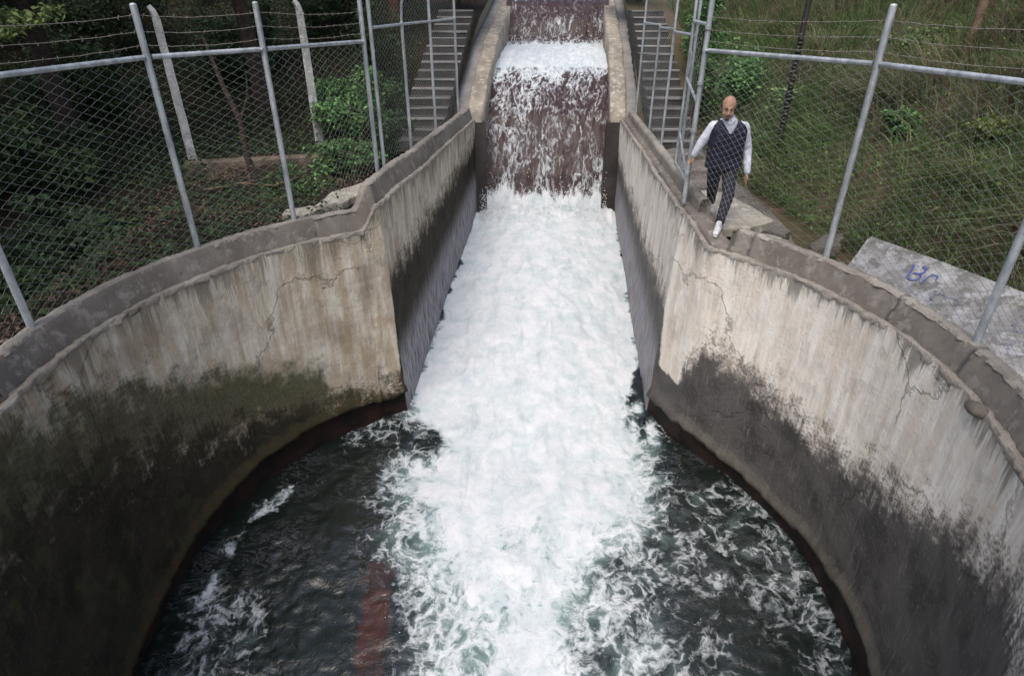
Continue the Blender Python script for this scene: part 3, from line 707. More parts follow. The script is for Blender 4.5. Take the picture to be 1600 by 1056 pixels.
# ---------------------------------------------------------------- stairs beside the chute
def stairs(side, label):
    x0, x1 = (-2.34, -1.42) if side < 0 else (2.78, 3.62)
    E_ = empty('stairs', label, 'stairs', ((x0+x1)/2, 12.5, 0))
    for k in range(16):
        y = 12.4 + .40*k; z = .10 + .14*k; dx = .088*(y-12.4)*.75 + (0 if side < 0 else -.0*k)
        b = MB(); b.box(((x0+x1)/2+dx, y+.30, z-.22), (x1-x0, .62, .44), jit=.006); o = b.build('step', M['step'], E_, smooth=False)
        b = MB(); b.box(((x0+x1)/2+dx+rng.normal(0, .01), y+.012, z-.004), (x1-x0-.02, .055+rng.uniform(0, .02), .035), jit=.005); b.build('nosing', M['nosing'], o and E_, smooth=False)
    return E_
stairs(-1, 'concrete stairs with worn pale nosings climbing left of the chute behind wire mesh')
stairs(1, 'concrete stairs with worn pale nosings climbing right of the chute beyond the pipe gate')

# ---------------------------------------------------------------- fences
def chain(name, bot, top, width, parent, n_rows=None, w=.078, r=.0024, n_hint=None):
    """interlocked zigzag wires between two plan curves; bot(t), top(t) -> xyz for t in 0..1"""
    K = max(2, int(width/w)); hgt = (Vector(top(.5))-Vector(bot(.5))).length
    I = int(hgt/(w*.5))
    k = np.arange(K)[:, None]; i = np.arange(I+1)[None]
    t = (k + ((i+k) % 2))/(K); t = np.clip(t, 0, 1)
    v = np.broadcast_to(i/I, t.shape)
    ts = np.linspace(0, 1, 33); Bt = np.array([bot(q) for q in ts]); Tp = np.array([top(q) for q in ts])
    def ev(A, t): return np.stack([np.interp(t, ts, A[:, j]) for j in range(3)], -1)
    tj = t + (vnoise(t*9, v*7, seed=5)-.5)*.25*w/width*2
    P = ev(Bt, tj)*(1-v[..., None]) + ev(Tp, tj)*v[..., None]
    d = ev(Tp, np.clip(t+.02, 0, 1)) - ev(Tp, np.clip(t-.02, 0, 1)); d[..., 2] = 0; d /= np.linalg.norm(d, axis=-1, keepdims=True)
    nn = np.stack([-d[..., 1], d[..., 0], 0*d[..., 0]], -1)
    P = P + nn*(.0045*(((i+k) % 2)*2-1))[..., None] + nn*(.03*(vnoise(t*width*1.2, v*2.2, seed=8)-.5))[..., None]
    V = []
    for a in range(3):
        an = 2*math.pi*a/3; V.append(P + nn*math.cos(an)*r + d*math.sin(an)*r*1.2)
    V = np.stack(V, 2).reshape(-1, 3)
    idx = np.arange(K*(I+1)*3).reshape(K, I+1, 3)
    F = np.concatenate([np.stack([idx[:, :-1, a], idx[:, :-1, (a+1) % 3], idx[:, 1:, (a+1) % 3], idx[:, 1:, a]], -1).reshape(-1, 4) for a in range(3)])
    return mesh_np(name, V, F, M['wire'], parent)
def lerp(a, b, t): return tuple(a[j]+(b[j]-a[j])*t for j in range(3))
def post(parent, base, ztop_, r=.03, name='post', mat='galv'):
    b = MB(); b.tube([(base[0], base[1], base[2]-.15), (base[0], base[1], ztop_)], r, 12)
    b.ell((base[0], base[1], ztop_), (r*1.03, r*1.03, r*.6), 12, 6); return b.build(name, M[mat], parent)
def rail(parent, a, b_, r=.024, name='top_rail'):
    b = MB(); b.tube([a, b_], r, 10); o = b.build(name, M['galv'], parent); return o
def clamp(parent, p, ax, r=.034):
    b = MB(); a = Vector(ax).normalized()*.03; p = Vector(p); b.tube([p-a, p+a], r, 12)
    b.box(tuple(p+Vector((0, -.045, 0))), (.02, .03, .03)); b.build('clamp', M['galv'], parent)
def barbed(parent, a, b_, name='barbed_wire'):
    b = MB(); n = 14; L = math.dist(a, b_); pts = []
    for i in range(n+1):
        t = i/n; p = list(lerp(a, b_, t)); p[2] -= .03*4*t*(1-t) + random.uniform(-.004, .004); pts.append(p)
    b.tube(pts, .0026, 4, cap=False)
    for j in range(int(L/.13)):
        t = (j+.5)/int(L/.13); p = list(lerp(a, b_, t)); p[2] -= .03*4*t*(1-t)
        for s_ in (-1, 1):
            q = (random.uniform(-.012, .012), random.uniform(-.012, .012), .017*s_)
            b.tube([p, [p[k]+q[k] for k in range(3)]], .0022, 3, cap=False)
    return b.build(name, M['barb'], parent)
def fence(label, posts, rail_z, strands, loc, ext_ramp=None, mesh_bottom=None, tops=None, cat='fence'):
    E_ = empty('chain_link_fence', label, cat, loc)
    n = len(posts)
    for i, p in enumerate(posts):
        post(E_, p, (tops[i] if tops else 2.56), .031)
    for i in range(n-1):
        a, b_ = posts[i], posts[i+1]; za, zb_ = rail_z[i], rail_z[i+1]
        A = (a[0], a[1], za); B = (b_[0], b_[1], zb_)
        d = Vector(B)-Vector(A); d.normalize(); e = .045
        rail(E_, tuple(Vector(A)+d*e), tuple(Vector(B)-d*e))
        clamp(E_, A, (0, 0, 1)); 
        for z_ in strands: barbed(E_, (a[0], a[1], z_+za-2.1), (b_[0], b_[1], z_+zb_-2.1))
        mb = (mesh_bottom or {}).get(i)
        bot = (lambda t, a=a, b_=b_: lerp((a[0], a[1], a[2]+.015), (b_[0], b_[1], b_[2]+.015), t)) if mb is None else mb
        top_ = (lambda t, A=A, B=B: lerp((A[0], A[1], A[2]+.03), (B[0], B[1], B[2]+.03), t))
        chain('chain_link_mesh', bot, top_, math.dist(a[:2], b_[:2]), E_)
    clamp(E_, (posts[-1][0], posts[-1][1], rail_z[-1]), (0, 0, 1))
    return E_
def curbpt(phi, z=NTOP): x, y = arc(phi, R+.188); return (x, y, z)
def bowed(a, b_, phi0, phi1):          # mesh foot follows the curved curb
    return lambda t: (lambda q: (q[0], q[1], q[2]+.01))(curbpt(phi0+(phi1-phi0)*t))
ANG = math.degrees
pl_ = [curbpt(-132), curbpt(-87.2), curbpt(-58.4), curbpt(-40.6)]
L3 = (-1.95, 8.95, .42)
mbL = {0: bowed(0, 0, -132, -87.2), 1: bowed(0, 0, -87.2, -58.4), 2: bowed(0, 0, -58.4, -40.6)}
k1 = curbpt(-40.6)
def mb3(t):
    k = [(k1[0], k1[1], k1[2]), (-2.16, 7.75, .33), (-2.02, 8.2, .50), L3]
    u = t*3; i = min(2, int(u)); return lerp(k[i], k[i+1], u-i)
mbL[3] = mb3
fence('tall galvanised chain link fence with barbed wire along the mossy left basin wall', pl_+[L3], [2.12, 2.12, 2.13, 2.13, 2.09],
      (2.20, 2.32, 2.45), (pl_[1][0], pl_[1][1], .27), mesh_bottom=mbL, tops=[2.56, 2.56, 2.56, 2.56, 2.75])
R0 = (2.28, 7.98, .38)
pr_ = [R0, curbpt(63.4), curbpt(90.8), curbpt(132)]
def mbR(t):
    k = [R0, (2.47, 7.35, .30), (2.62, 7.03, NTOP), curbpt(63.4)]
    u = t*3; i = min(2, int(u)); return lerp(k[i], k[i+1], u-i)
fence('tall galvanised chain link fence with barbed wire along the pale right basin wall', pr_, [2.06, 2.10, 2.12, 2.12],
      (2.20, 2.32, 2.45), (pr_[1][0], pr_[1][1], .27), mesh_bottom={0: mbR, 1: bowed(0, 0, 63.4, 90.8), 2: bowed(0, 0, 90.8, 132)}, tops=[2.8, 2.56, 2.56, 2.56])

# high wire panels beside the channel, left
def yL(y): return chan_top_L(y)-.24
E2 = empty('mesh_panel_fence', 'narrow high wire mesh panels on the left channel wall in front of the stairs', 'fence', (-1.6, 9.2, .3))
pp = [(-1.88, 9.12, .45), (yL(10.6)-.12, 10.6, .42), (yL(12.1)-.06, 12.1, .40), (yL(13.9), 13.9, .38)]
for i, p in enumerate(pp): post(E2, p, 2.9 if i != 1 else 2.25, .026)
for i in range(3):
    a, b_ = pp[i], pp[i+1]; z0 = 2.24 - .02*i
    rail(E2, (a[0], a[1], z0), (b_[0], b_[1], z0-.02), .02)
    chain('chain_link_mesh', (lambda t, a=a, b_=b_: lerp(a, b_, t)), (lambda t, a=a, b_=b_: lerp((a[0], a[1], 2.9), (b_[0], b_[1], 2.9), t)), math.dist(a[:2], b_[:2]), E2, w=.075, r=.0017)
b = MB(); b.tube([(pp[1][0], 10.6, 2.25), (pp[1][0]+.02, 10.6, 2.5), (pp[1][0]+.14, 10.5, 2.75)], .02, 8); b.build('bent_pipe', M['galv'], E2)
# and right: fixed panel, then a pipe gate standing open
def yR(y): return chan_top_R(y)+.26
E3 = empty('mesh_panel_fence', 'narrow wire mesh panel on the right channel wall before the right stairs', 'fence', (2.6, 11, .3))
qq = [(yR(9.3)-.02, 9.3, .36), (yR(10.9), 10.9, .34), (yR(12.2), 12.2, .34), (yR(14.0), 14.0, .32)]
for i, p in enumerate(qq): post(E3, p, (2.8, 2.8, 2.1, 2.9)[i], .022)
for i in range(3):
    a, b_ = qq[i], qq[i+1]
    rail(E3, (a[0], a[1], 2.14), (b_[0], b_[1], 2.1), .019)
    if i > 0: chain('chain_link_mesh', (lambda t, a=a, b_=b_: lerp(a, b_, t)), (lambda t, a=a, b_=b_: lerp((a[0], a[1], 2.9), (b_[0], b_[1], 2.9), t)), math.dist(a[:2], b_[:2]), E3, w=.075, r=.0017)
G = empty('pipe_gate', 'open galvanised pipe gate with diagonal brace beside the man', 'gate', (R0[0]+.05, R0[1]+.05, .38))
g0 = (R0[0]+.04, R0[1]+.09); g1 = (2.42, 9.18)
for q, nm in ((g0, 'stile'), (g1, 'stile')):
    b = MB(); b.tube([(q[0], q[1], .42), (q[0], q[1], 2.75)], .021, 10); b.build(nm, M['galv'], G)
for z_, nm in ((.46, 'bottom_bar'), (2.32, 'top_bar')):
    b = MB(); b.tube([(g0[0], g0[1], z_), (g1[0], g1[1], z_)], .019, 10); b.build(nm, M['galv'], G)
b = MB(); b.tube([(g0[0], g0[1], 1.42), (g1[0]-.0, g1[1], 1.62)], .018, 10); b.build('middle_bar', M['galv'], G)
b = MB(); b.tube([(g1[0], g1[1], 1.62), (g1[0]+.02, g1[1]-.03, 1.9), (g1[0]+.0, g1[1]-.03, 1.95)], .022, 8); b.build('latch', M['galv'], G)
b = MB(); b.tube([(g0[0], g0[1], .46), (g1[0], g1[1], .9)], .016, 8); b.build('brace', M['galv'], G)
chain('chain_link_mesh', lambda t: (g0[0]+(g1[0]-g0[0])*t, g0[1]+(g1[1]-g0[1])*t, .47), lambda t: (g0[0]+(g1[0]-g0[0])*t, g0[1]+(g1[1]-g0[1])*t, 2.3), 1.1, G, w=.08, r=.002)
for z_ in (.62, 1.15, 1.7, 2.3):
    b = MB(); b.tube([(R0[0]-.005, R0[1]-.01, z_-.02), (R0[0]-.005, R0[1]-.01, z_+.02)], .038, 10)
    b.box((R0[0]+.02, R0[1]+.05, z_), (.03, .09, .025)); b.build('hinge', M['galv'], G)

# ---------------------------------------------------------------- posts, slabs and debris
def conc_post(p, h, label, tilt=0):
    b = MB(); n = 16
    pts = [(p[0]+tilt*h*i/n+random.uniform(-.004, .004), p[1], p[2]-.3+(h+.3)*i/n) for i in range(n+1)]
    b.tube(pts, [.082-.018*i/n+random.uniform(-.002, .002) for i in range(n+1)], 4, sq=(1, 1))
    E_ = empty('concrete_post', label, 'post', p, 'old concrete posts behind the left fence'); b.build('shaft', M['post_concrete'], E_, smooth=False)
    bb = MB(); q = pts[-1]; bb.tube([q, (q[0]-.02, q[1]-.01, q[2]+.10), (q[0]-.06, q[1]-.03, q[2]+.17)], [.06, .055, .045], 4); bb.build('bent_tip', M['post_concrete'], E_, smooth=False)
conc_post((-5.43, 10.6, .0), 2.30, 'lichen spotted concrete post nearer the left edge, second behind the left fence', -.01)
conc_post((-3.68, 12.05, .1), 2.25, 'lichen spotted concrete post beside the bright green bush', 0)
def tagpost(o, l, c): tag(o, l, c); return o
b = MB(); b.tube([(4.19, 9.9, .1), (4.2, 9.92, 1.6), (4.22, 9.95, 3.6)], [.04, .042, .042], 8)
for k in range(34): b.ell((4.195+random.uniform(-.01, .01), 9.9+random.uniform(-.01, .01), .3+k*.055), (.052, .052, .026), 7, 4)
tag(b.build('iron_pole', M['black'], None), 'thin black knotted iron pole standing in the grass behind the man', 'pole')
b = MB(); b.tube([(6.16, 9.15, 1.3), (6.17, 9.15, 2.4), (6.19, 9.15, 4.2)], [.065, .06, .055], 9)
tag(b.build('wooden_post', M['wood'], None), 'weathered brown wooden post high on the grassy slope', 'post')
# dead trunk behind the left fence
b = MB(); b.tube([(-3.85, 9.3, -.1), (-3.95, 9.32, .5), (-3.98, 9.4, 1.0), (-4.15, 9.45, 1.5), (-4.3, 9.5, 2.1)], [.06, .05, .04, .035, .02], 7)
b.tube([(-3.98, 9.4, 1.0), (-3.8, 9.4, 1.35), (-3.75, 9.4, 1.7)], [.025, .018, .01], 6)
tag(b.build('dead_sapling', M['bark'], None), 'thin dark dead sapling between the two concrete posts', 'tree')

def lump_slab(name, outline, z, th, mat, label, cat, tilt=(0, 0), seed=0):
    """irregular flat stone: outline in plan, real thickness, worn top"""
    n = 5; O = np.array(outline, float); c = O.mean(0)
    ol = []
    for i in range(len(O)):
        a, b_ = O[i], O[(i+1) % len(O)]
        for k in range(n): ol.append(a+(b_-a)*k/n)
    ol = np.array(ol); ol += (rng.random(ol.shape)-.5)*.035
    rings = []
    for s_, dz in ((.93, -th), (1.0, -th*.8), (1.0, -.015), (.965, 0), (.7, .006), (.35, .0), (.02, .0)):
        q = c+(ol-c)*s_; zz = z+dz+(q[:, 0]-c[0])*tilt[0]+(q[:, 1]-c[1])*tilt[1]+(fbm(q[:, 0]*6, q[:, 1]*6, seed=seed)-.5)*.03*(dz > -.02)
        rings.append(np.c_[q, zz])
    V = np.vstack(rings); m = len(ol); nr = len(rings)
    F = [(r_*m+k, r_*m+(k+1) % m, (r_+1)*m+(k+1) % m, (r_+1)*m+k) for r_ in range(nr-1) for k in range(m)]
    o = mesh_np(name, V, np.array(F), mat, None, smooth=False)
    return tag(o, label, cat) if label else o
lump_slab('concrete_slab', [(2.62, 7.45), (2.95, 7.42), (3.42, 7.75), (3.40, 7.95), (3.2, 9.0), (2.85, 9.2), (2.62, 8.6)], .06, .14, M['slab'], 'pale broken concrete slab at the feet of the man', 'slab', seed=1)
lump_slab('concrete_slab', [(-2.62, 8.0), (-2.28, 8.1), (-2.08, 8.55), (-2.2, 8.95), (-2.55, 8.6)], .20, .12, M['slab'], 'larger pale concrete slab outside the left wall corner, under the bush', 'slab', (.05, .03), seed=2)
lump_slab('concrete_slab', [(-3.0, 7.72), (-2.66, 7.8), (-2.52, 8.02), (-2.75, 8.12), (-3.02, 7.95)], .14, .1, M['slab'], 'smaller pale concrete slab beside the foot of a left fence post', 'slab', seed=3)
lump_slab('stone', [(2.95, 6.9), (3.1, 6.72), (3.22, 6.78), (3.15, 6.98), (3.0, 7.05)], .13, .12, M['slab'], 'small pale flat stone behind the right curb near the man', 'stone', seed=4)
lump_slab('stone', [(3.4, 6.55), (3.75, 6.65), (3.95, 6.95), (3.8, 7.02), (3.45, 6.75)], .14, .14, M['rock'], 'long dark flat stone behind the right fence post', 'stone', (.1, 0), seed=5)
lump_slab('stone', [(3.1, 7.2), (3.3, 7.1), (3.45, 7.25), (3.3, 7.4)], .10, .12, M['rock'], 'small brown stone beside the broken slab', 'stone', seed=6)
for i, (x, y, l) in enumerate([(2.75, 9.55, 'lowest flat stepping block of the path behind the gate'), (2.85, 10.45, 'middle flat stepping block of the path behind the gate'), (2.95, 11.4, 'farthest flat stepping block of the path, before the right stairs')]):
    lump_slab('stepping_block', [(x-.28, y-.3), (x+.5, y-.28), (x+.52, y+.12), (x-.26, y+.15)], .07+.03*i, .14, M['ledge'], l, 'step', seed=10+i)
# old kerb beam behind the left fence
b = MB(); b.box((-3.85, 10.75, .05), (3.3, .28, .26), rz=.27, jit=.01); b.build
kb = b.build('kerb_beam', M['kerb'], None, smooth=False); tag(kb, 'old brown concrete kerb beam lying behind the left fence', 'kerb')
b = MB(); b.tube([(-4.5, 8.85, .14), (-4.0, 9.0, .2), (-3.5, 8.95, .18), (-3.2, 9.15, .25)], [.02, .018, .014, .008], 6); b.tube([(-4.0, 9.0, .2), (-3.6, 9.2, .24)], [.014, .006], 5)
tag(b.build('fallen_branch', M['wood'], None), 'pale fallen branch on the leaf litter behind the left fence', 'branch')

# leaning graffiti slab outside the right curb
GS = empty('graffiti_wall', 'low pale concrete slab wall with blue graffiti outside the right fence', 'wall', (3.9, 5.2, 0))
ts = np.linspace(0, 1, 60); 
inn = np.array([(3.50, 5.98), (3.70, 5.35), (3.80, 4.7), (3.83, 4.1), (3.80, 3.2), (3.70, 2.6)]); outr = np.array([(3.74, 6.14), (4.08, 5.4), (4.36, 4.72), (4.62, 4.0), (4.8, 3.2), (4.8, 2.6)])
tk = np.linspace(0, 1, 6)
def gs_pt(t, w):
    a = np.stack([np.interp(t, tk, inn[:, j]) for j in (0, 1)], -1); c = np.stack([np.interp(t, tk, outr[:, j]) for j in (0, 1)], -1)
    w = np.asarray(w)[..., None]; xy = a*(1-w)+c*w
    z = .13 + .22*w[..., 0] + .05*w[..., 0]**2
    return np.concatenate([xy, z[..., None]], -1)
ww = np.array([-.02, 0, .1, .2, .3, .4, .5, .6, .7, .8, .9, .97, 1.0])
Tt, Ww = np.meshgrid(np.linspace(0, 1, 90), ww, indexing='ij'); Pg = gs_pt(Tt, Ww)
Pg[..., 2] += .012*(fbm(Pg[..., 0]*9, Pg[..., 1]*9, seed=110)-.5)
top_lip = Pg[:, -1:] + np.array([.05, .02, .022]); out_ = top_lip + np.array([.05, .02, -.03]); dn = out_ + np.array([.02, .01, -.75]); lo = Pg[:, :1] + np.array([0, 0, -.5])
Pg = np.concatenate([lo, Pg, top_lip, out_, dn], 1); nu_, nv_ = Pg.shape[:2]
Vg = Pg.reshape(-1, 3); Vg = np.vstack([Vg, Vg[:nv_].mean(0)[None]]); cap_ = np.array([(j, j+1, len(Vg)-1) for j in range(nv_-1)] + [(nv_-1, 0, len(Vg)-1)])
n = NT('painted_slab')
c = n.mix(n.sm(n.noise(2.4, detail=7, rough=.7), .4, .6), (.30, .30, .30), (.19, .188, .18))
c = n.mix(n.math('MULTIPLY', n.sm(n.noise(5.5, detail=9, rough=.8), .48, .56), .8), c, (.10, .098, .088))
c = n.mix(n.math('MULTIPLY', n.sm(n.noise(8, n.map(loc=(4, 2, 1)), detail=8, rough=.75), .52, .6), .6), c, (.42, .42, .43))
M['painted'] = n.end(n.bsdf(c, .85, 0, n.bump(n.noise(30, detail=7, rough=.7), .6, .01)))
mesh_np('slab', Vg, [grid_faces(nu_, nv_, flip=True), cap_], M['painted'], GS)
nt = NT('blue_spray_paint'); M['blue'] = nt.end(nt.bsdf(nt.mix(nt.sm(nt.noise(60, detail=4), .45, .6), (.025, .05, .28), (.08, .11, .3)), .6))
nt = NT('faded_spray_paint'); M['faded'] = nt.end(nt.bsdf(nt.mix(nt.sm(nt.noise(40, detail=4), .45, .6), (.10, .11, .2), (.25, .25, .3)), .7))
def stroke(pts, w, mat, name='graffiti'):
    """a sprayed line lying 3 mm proud of the slab; pts in (t, w) slab coordinates"""
    P = np.array(pts, float); m = 8; q = []
    for a, b_ in zip(P[:-1], P[1:]):
        for k in range(m): q.append(a+(b_-a)*k/m)
    q.append(P[-1]); q = np.array(q); C3 = gs_pt(q[:, 0], q[:, 1]); C3[:, 2] += .014
    d = np.gradient(C3, axis=0); d /= np.linalg.norm(d, axis=1)[:, None]+1e-9
    s_ = np.cross(d, np.array([-.45, -.2, .87])); s_ /= np.linalg.norm(s_, axis=1)[:, None]+1e-9
    wv = w*(.75+.5*rng.random(len(q)))[:, None]
    V = np.vstack([C3+s_*wv, C3-s_*wv]); m = len(q); F = np.array([(i, i+1, m+i+1, m+i) for i in range(m-1)])
    return mesh_np(name, V, F, mat, GS)
def circ(t0, w0, rt, rw, a0=0, a1=360, n=14): return [(t0+rt*math.cos(math.radians(a0+(a1-a0)*k/n)), w0+rw*math.sin(math.radians(a0+(a1-a0)*k/n))) for k in range(n+1)]
# the blue "B" with a small "r" beside it
stroke([(.150, .80), (.160, .64), (.168, .46)], .008, M['blue'])
stroke(circ(.172, .72, .014, .10, 100, -100), .009, M['blue']); stroke(circ(.180, .54, .014, .10, 100, -150), .008, M['blue'])
stroke([(.205, .76), (.206, .62), (.212, .46)], .006, M['blue']); stroke(circ(.216, .68, .010, .07, 150, -10), .006, M['blue'])
stroke(circ(.285, .36, .016, .10, 20, 290), .005, M['faded']); stroke([(.30, .44), (.325, .50), (.335, .38), (.345, .46)], .004, M['faded'])
for _ in range(20):
    t0 = random.uniform(.46, .80); w0 = random.uniform(.15, .85); pts = [(t0, w0)]
    for k in range(5): pts.append((pts[-1][0]+random.uniform(-.004, .035), min(.95, max(.05, pts[-1][1]+random.uniform(-.13, .13)))))
    stroke(pts, random.uniform(.0018, .0035), M['blue'] if random.random() < .35 else M['faded'])

# ---------------------------------------------------------------- vegetation
def blades(name, P, h, lean, w, tint, mat=None, parent=None, fold=.0):
    """P (n,3) roots, h (n) lengths, lean (n,2) horizontal reach as a fraction of the length"""
    n_ = len(P); u = np.array([0, .35, .7, 1.]); V = np.zeros((n_, 7, 3))
    ll = np.hypot(lean[:, 0], lean[:, 1])+1e-6; sd2 = np.stack([-lean[:, 1]/ll, lean[:, 0]/ll], -1)
    rot = rng.uniform(-.9, .9, n_); sx = sd2[:, 0]*np.cos(rot)-sd2[:, 1]*np.sin(rot); sy = sd2[:, 0]*np.sin(rot)+sd2[:, 1]*np.cos(rot)
    for i, q in enumerate(u):
        dx = lean[:, 0]*h*q**1.9; dy = lean[:, 1]*h*q**1.9
        dz = h*(q - np.minimum(ll, 1.3)*.55*q**2.4)
        c = np.stack([P[:, 0]+dx, P[:, 1]+dy, P[:, 2]+dz], -1)
        ww_ = w*(1-.55*q)
        if i < 3:
            o = np.stack([sx*ww_, sy*ww_, 0*ww_], -1); V[:, 2*i] = c-o; V[:, 2*i+1] = c+o
        else: V[:, 6] = c
    b_ = 7*np.arange(n_)[:, None]
    Q = np.concatenate([b_+np.array([0, 1, 3, 2]), b_+np.array([2, 3, 5, 4])]); T_ = b_+np.array([4, 5, 6])
    g = np.array([.55, .55, .85, .85, 1.1, 1.1, 1.2]); C = tint[:, None]*g[None, :, None]*0 + tint[:, None]
    return mesh_np(name, V.reshape(-1, 3), [Q, T_], mat or M['grass'], parent, cols={'tint': C.reshape(-1, 3)})
def leaves(name, P, size, tint, parent=None, droop=.3, up=.6, asp=.55):
    n_ = len(P); a = rng.uniform(0, 2*math.pi, n_); tz = rng.normal(-droop, .45, n_)
    d = np.stack([np.cos(a), np.sin(a), tz], -1); d /= np.linalg.norm(d, axis=1)[:, None]
    nr = rng.normal(0, 1-up, (n_, 3)) + np.array([0, -.25, 1])*up; s_ = np.cross(d, nr); s_ /= np.linalg.norm(s_, axis=1)[:, None]+1e-9
    nn = np.cross(s_, d); sz = (size*rng.uniform(.6, 1.35, n_))[:, None]
    V = np.stack([P, P+d*sz*.5+s_*sz*asp*.5+nn*sz*.08, P+d*sz, P+d*sz*.5-s_*sz*asp*.5+nn*sz*.08], 1)
    b_ = 4*np.arange(n_)[:, None]; F = np.concatenate([b_+np.array([0, 1, 2]), b_+np.array([0, 2, 3])])
    return mesh_np(name, V.reshape(-1, 3), F, M['leaf'], parent, smooth=False, cols={'tint': np.repeat(tint, 4, 0)})
def tints(n_, cols, jit=.25):
    c = np.array(cols)[rng.integers(0, len(cols), n_)]; return np.clip(c*(1+rng.normal(0, jit, (n_, 1)))*(1+rng.normal(0, .08, (n_, 3))), .003, .6)

GREENS = [(.19, .29, .105), (.155, .25, .085), (.235, .31, .135)]
STRAW = [(.34, .31, .19), (.24, .22, .125), (.36, .32, .21)]
LATER = []
def hill_grass():
    n_ = 120000
    # denser close to the camera
    x = 3.6 + (rng.random(n_)**1.25)*13; y = 3.2 + rng.random(n_)**1.35*24
    keep = (x - toe(y) > .02 + .12*rng.random(n_)) & (x < .92*y+4.5); x, y = x[keep], y[keep]
    cl = fbm(x*1.3, y*1.3, seed=120, o=4); bare = fbm(x*.8+4, y*.8, seed=121, o=4)
    k = (bare < .64) | (rng.random(len(x)) < .4); x, y, cl, bare = x[k], y[k], cl[k], bare[k]
    n_ = len(x); P = np.stack([x, y, zr(x, y)-.02], -1)
    straw = ss(.46, .60, cl + .02*(x-toe(y)) + rng.normal(0, .05, n_))
    h = rng.uniform(.24, .62, n_)*(1+.8*ss(.5, .66, cl))
    t = np.where((rng.random(n_) < straw*.75)[:, None], tints(n_, STRAW), tints(n_, GREENS))
    ang = rng.normal(math.pi+.5, .5, n_)+ (fbm(x*.7, y*.7, seed=123)-.5)*3.5; m_ = rng.uniform(.35, 1.15, n_)
    lean = np.stack([np.cos(ang)*m_, np.sin(ang)*m_], -1)
    o = blades('grass', P, h, lean, rng.uniform(.0035, .009, n_)*(1+.04*y), t); tag(o, 'long tangled green and straw coloured grass covering the right slope', 'grass', kind='stuff')
    # low broad-leaved weeds between
    n2 = 42000
    x = 3.6 + rng.random(n2)**1.3*9; y = 3.2+rng.random(n2)**1.2*17; kk = (x-toe(y) > 0) & (fbm(x*1.5, y*1.5, seed=130, o=4) + .15*(x < toe(y)+1.2) > .50); x, y = x[kk], y[kk]
    P = np.stack([x, y, zr(x, y)+rng.exponential(.09, len(x))], -1)
    o = leaves('weeds', P, .055, tints(len(x), [(.11, .21, .06), (.085, .17, .045), (.15, .24, .07)]), up=.7); tag(o, 'low broad leaved green weeds among the grass on the right slope', 'weeds', kind='stuff')
hill_grass()

for i, (x, y, r_, l, cc) in enumerate([(5.0, 8.2, .30, 'low leafy weed clump on the slope to the right of the man', 0), (6.3, 10.6, .42, 'leafy weed clump high on the slope left of the wooden post', 1), (5.4, 7.1, .26, 'small yellow green weed clump low on the right slope', 2),
        (7.4, 12.6, .5, 'round weed clump near the top of the right slope', 0), (4.75, 11.4, .38, 'leafy clump at the foot of the slope behind the iron pole', 1), (5.9, 6.0, .30, 'weed clump just above the graffiti wall', 0), (6.9, 6.9, .36, 'weed clump at the right photo edge above the graffiti wall', 2)]):
    LATER.append((x, y, r_, l, cc))
def tuft(x, y, z, n_, h, label, cols, group=None, spread=.12, nm='grass_tuft', wd=.005):
    a = rng.uniform(0, 2*math.pi, n_); r_ = rng.uniform(0, spread, n_); P = np.stack([x+np.cos(a)*r_, y+np.sin(a)*r_, np.full(n_, z-.03)], -1)
    m_ = rng.uniform(.3, 1.2, n_); o = blades(nm, P, rng.uniform(.5, 1., n_)*h, np.stack([np.cos(a)*m_, np.sin(a)*m_], -1), np.full(n_, wd), tints(n_, cols))
    return tag(o, label, 'grass', group)
for (x, y, h, l) in [(6.0, 7.4, .85, 'big arching grass tuft high on the slope between the right fence posts'), (7.0, 9.0, .95, 'tall straw coloured grass tuft near the top bar right of the second post'), (7.4, 7.4, .9, 'arching pale grass tuft near the right photo edge'),
                     (5.3, 9.0, .7, 'grass tuft on the slope right of the iron pole'), (5.0, 6.6, .6, 'green grass tuft just beyond the right fence post'), (5.8, 12.5, .9, 'straw coloured grass tuft high behind the iron pole')]:
    tuft(x, y, float(zr(x, y)), 420, h, l, STRAW+GREENS[:2], spread=.2, wd=.006)

def clumps(c, r, n_, lumpy=.5, seed=0, shell=.55):
    """points through an uneven ellipsoid crown gathered on clump centres"""
    g = np.random.default_rng(seed); k = max(8, int(18*lumpy*2))
    d = g.normal(0, 1, (k, 3)); d /= np.linalg.norm(d, axis=1)[:, None]
    cc = d*np.array(r)*g.uniform(.35, .95, (k, 1)); cc[:, 2] *= .9
    i = g.integers(0, k, n_); q = g.normal(0, 1, (n_, 3)); q /= np.linalg.norm(q, axis=1)[:, None]
    rr = np.array(r)*g.uniform(.22, .42, (k, 1))[i]
    P = cc[i] + q*rr*(g.random((n_, 1))**.45)
    return P + np.array(c)
def shrub(c, r, n_, leaf, cols, label, cat='shrub', group=None, seed=0, nm='shrub', asp=.55, stems=7):
    E_ = empty(nm, label, cat, (c[0], c[1], c[2]-r[2]), group)
    P = clumps(c, r, n_, seed=seed); P = P[P[:, 2] > c[2]-r[2]*1.1]
    leaves('foliage', P, leaf, tints(len(P), cols, .3), E_, asp=asp)
    b = MB()
    for k in range(stems):
        a = random.uniform(0, 6.28); e = (c[0]+math.cos(a)*r[0]*.6, c[1]+math.sin(a)*r[1]*.6, c[2]+random.uniform(0, r[2]*.5))
        b.tube([(c[0]+math.cos(a)*.05, c[1]+math.sin(a)*.05, c[2]-r[2]*1.15), ((c[0]+e[0])/2, (c[1]+e[1])/2, c[2]-r[2]*.2), e], [.018, .012, .005], 5, cap=False)
    b.build('stem', M['bark'], E_)
    return E_
BR = [(.12, .27, .085), (.17, .34, .10), (.085, .19, .065), (.05, .12, .04)]
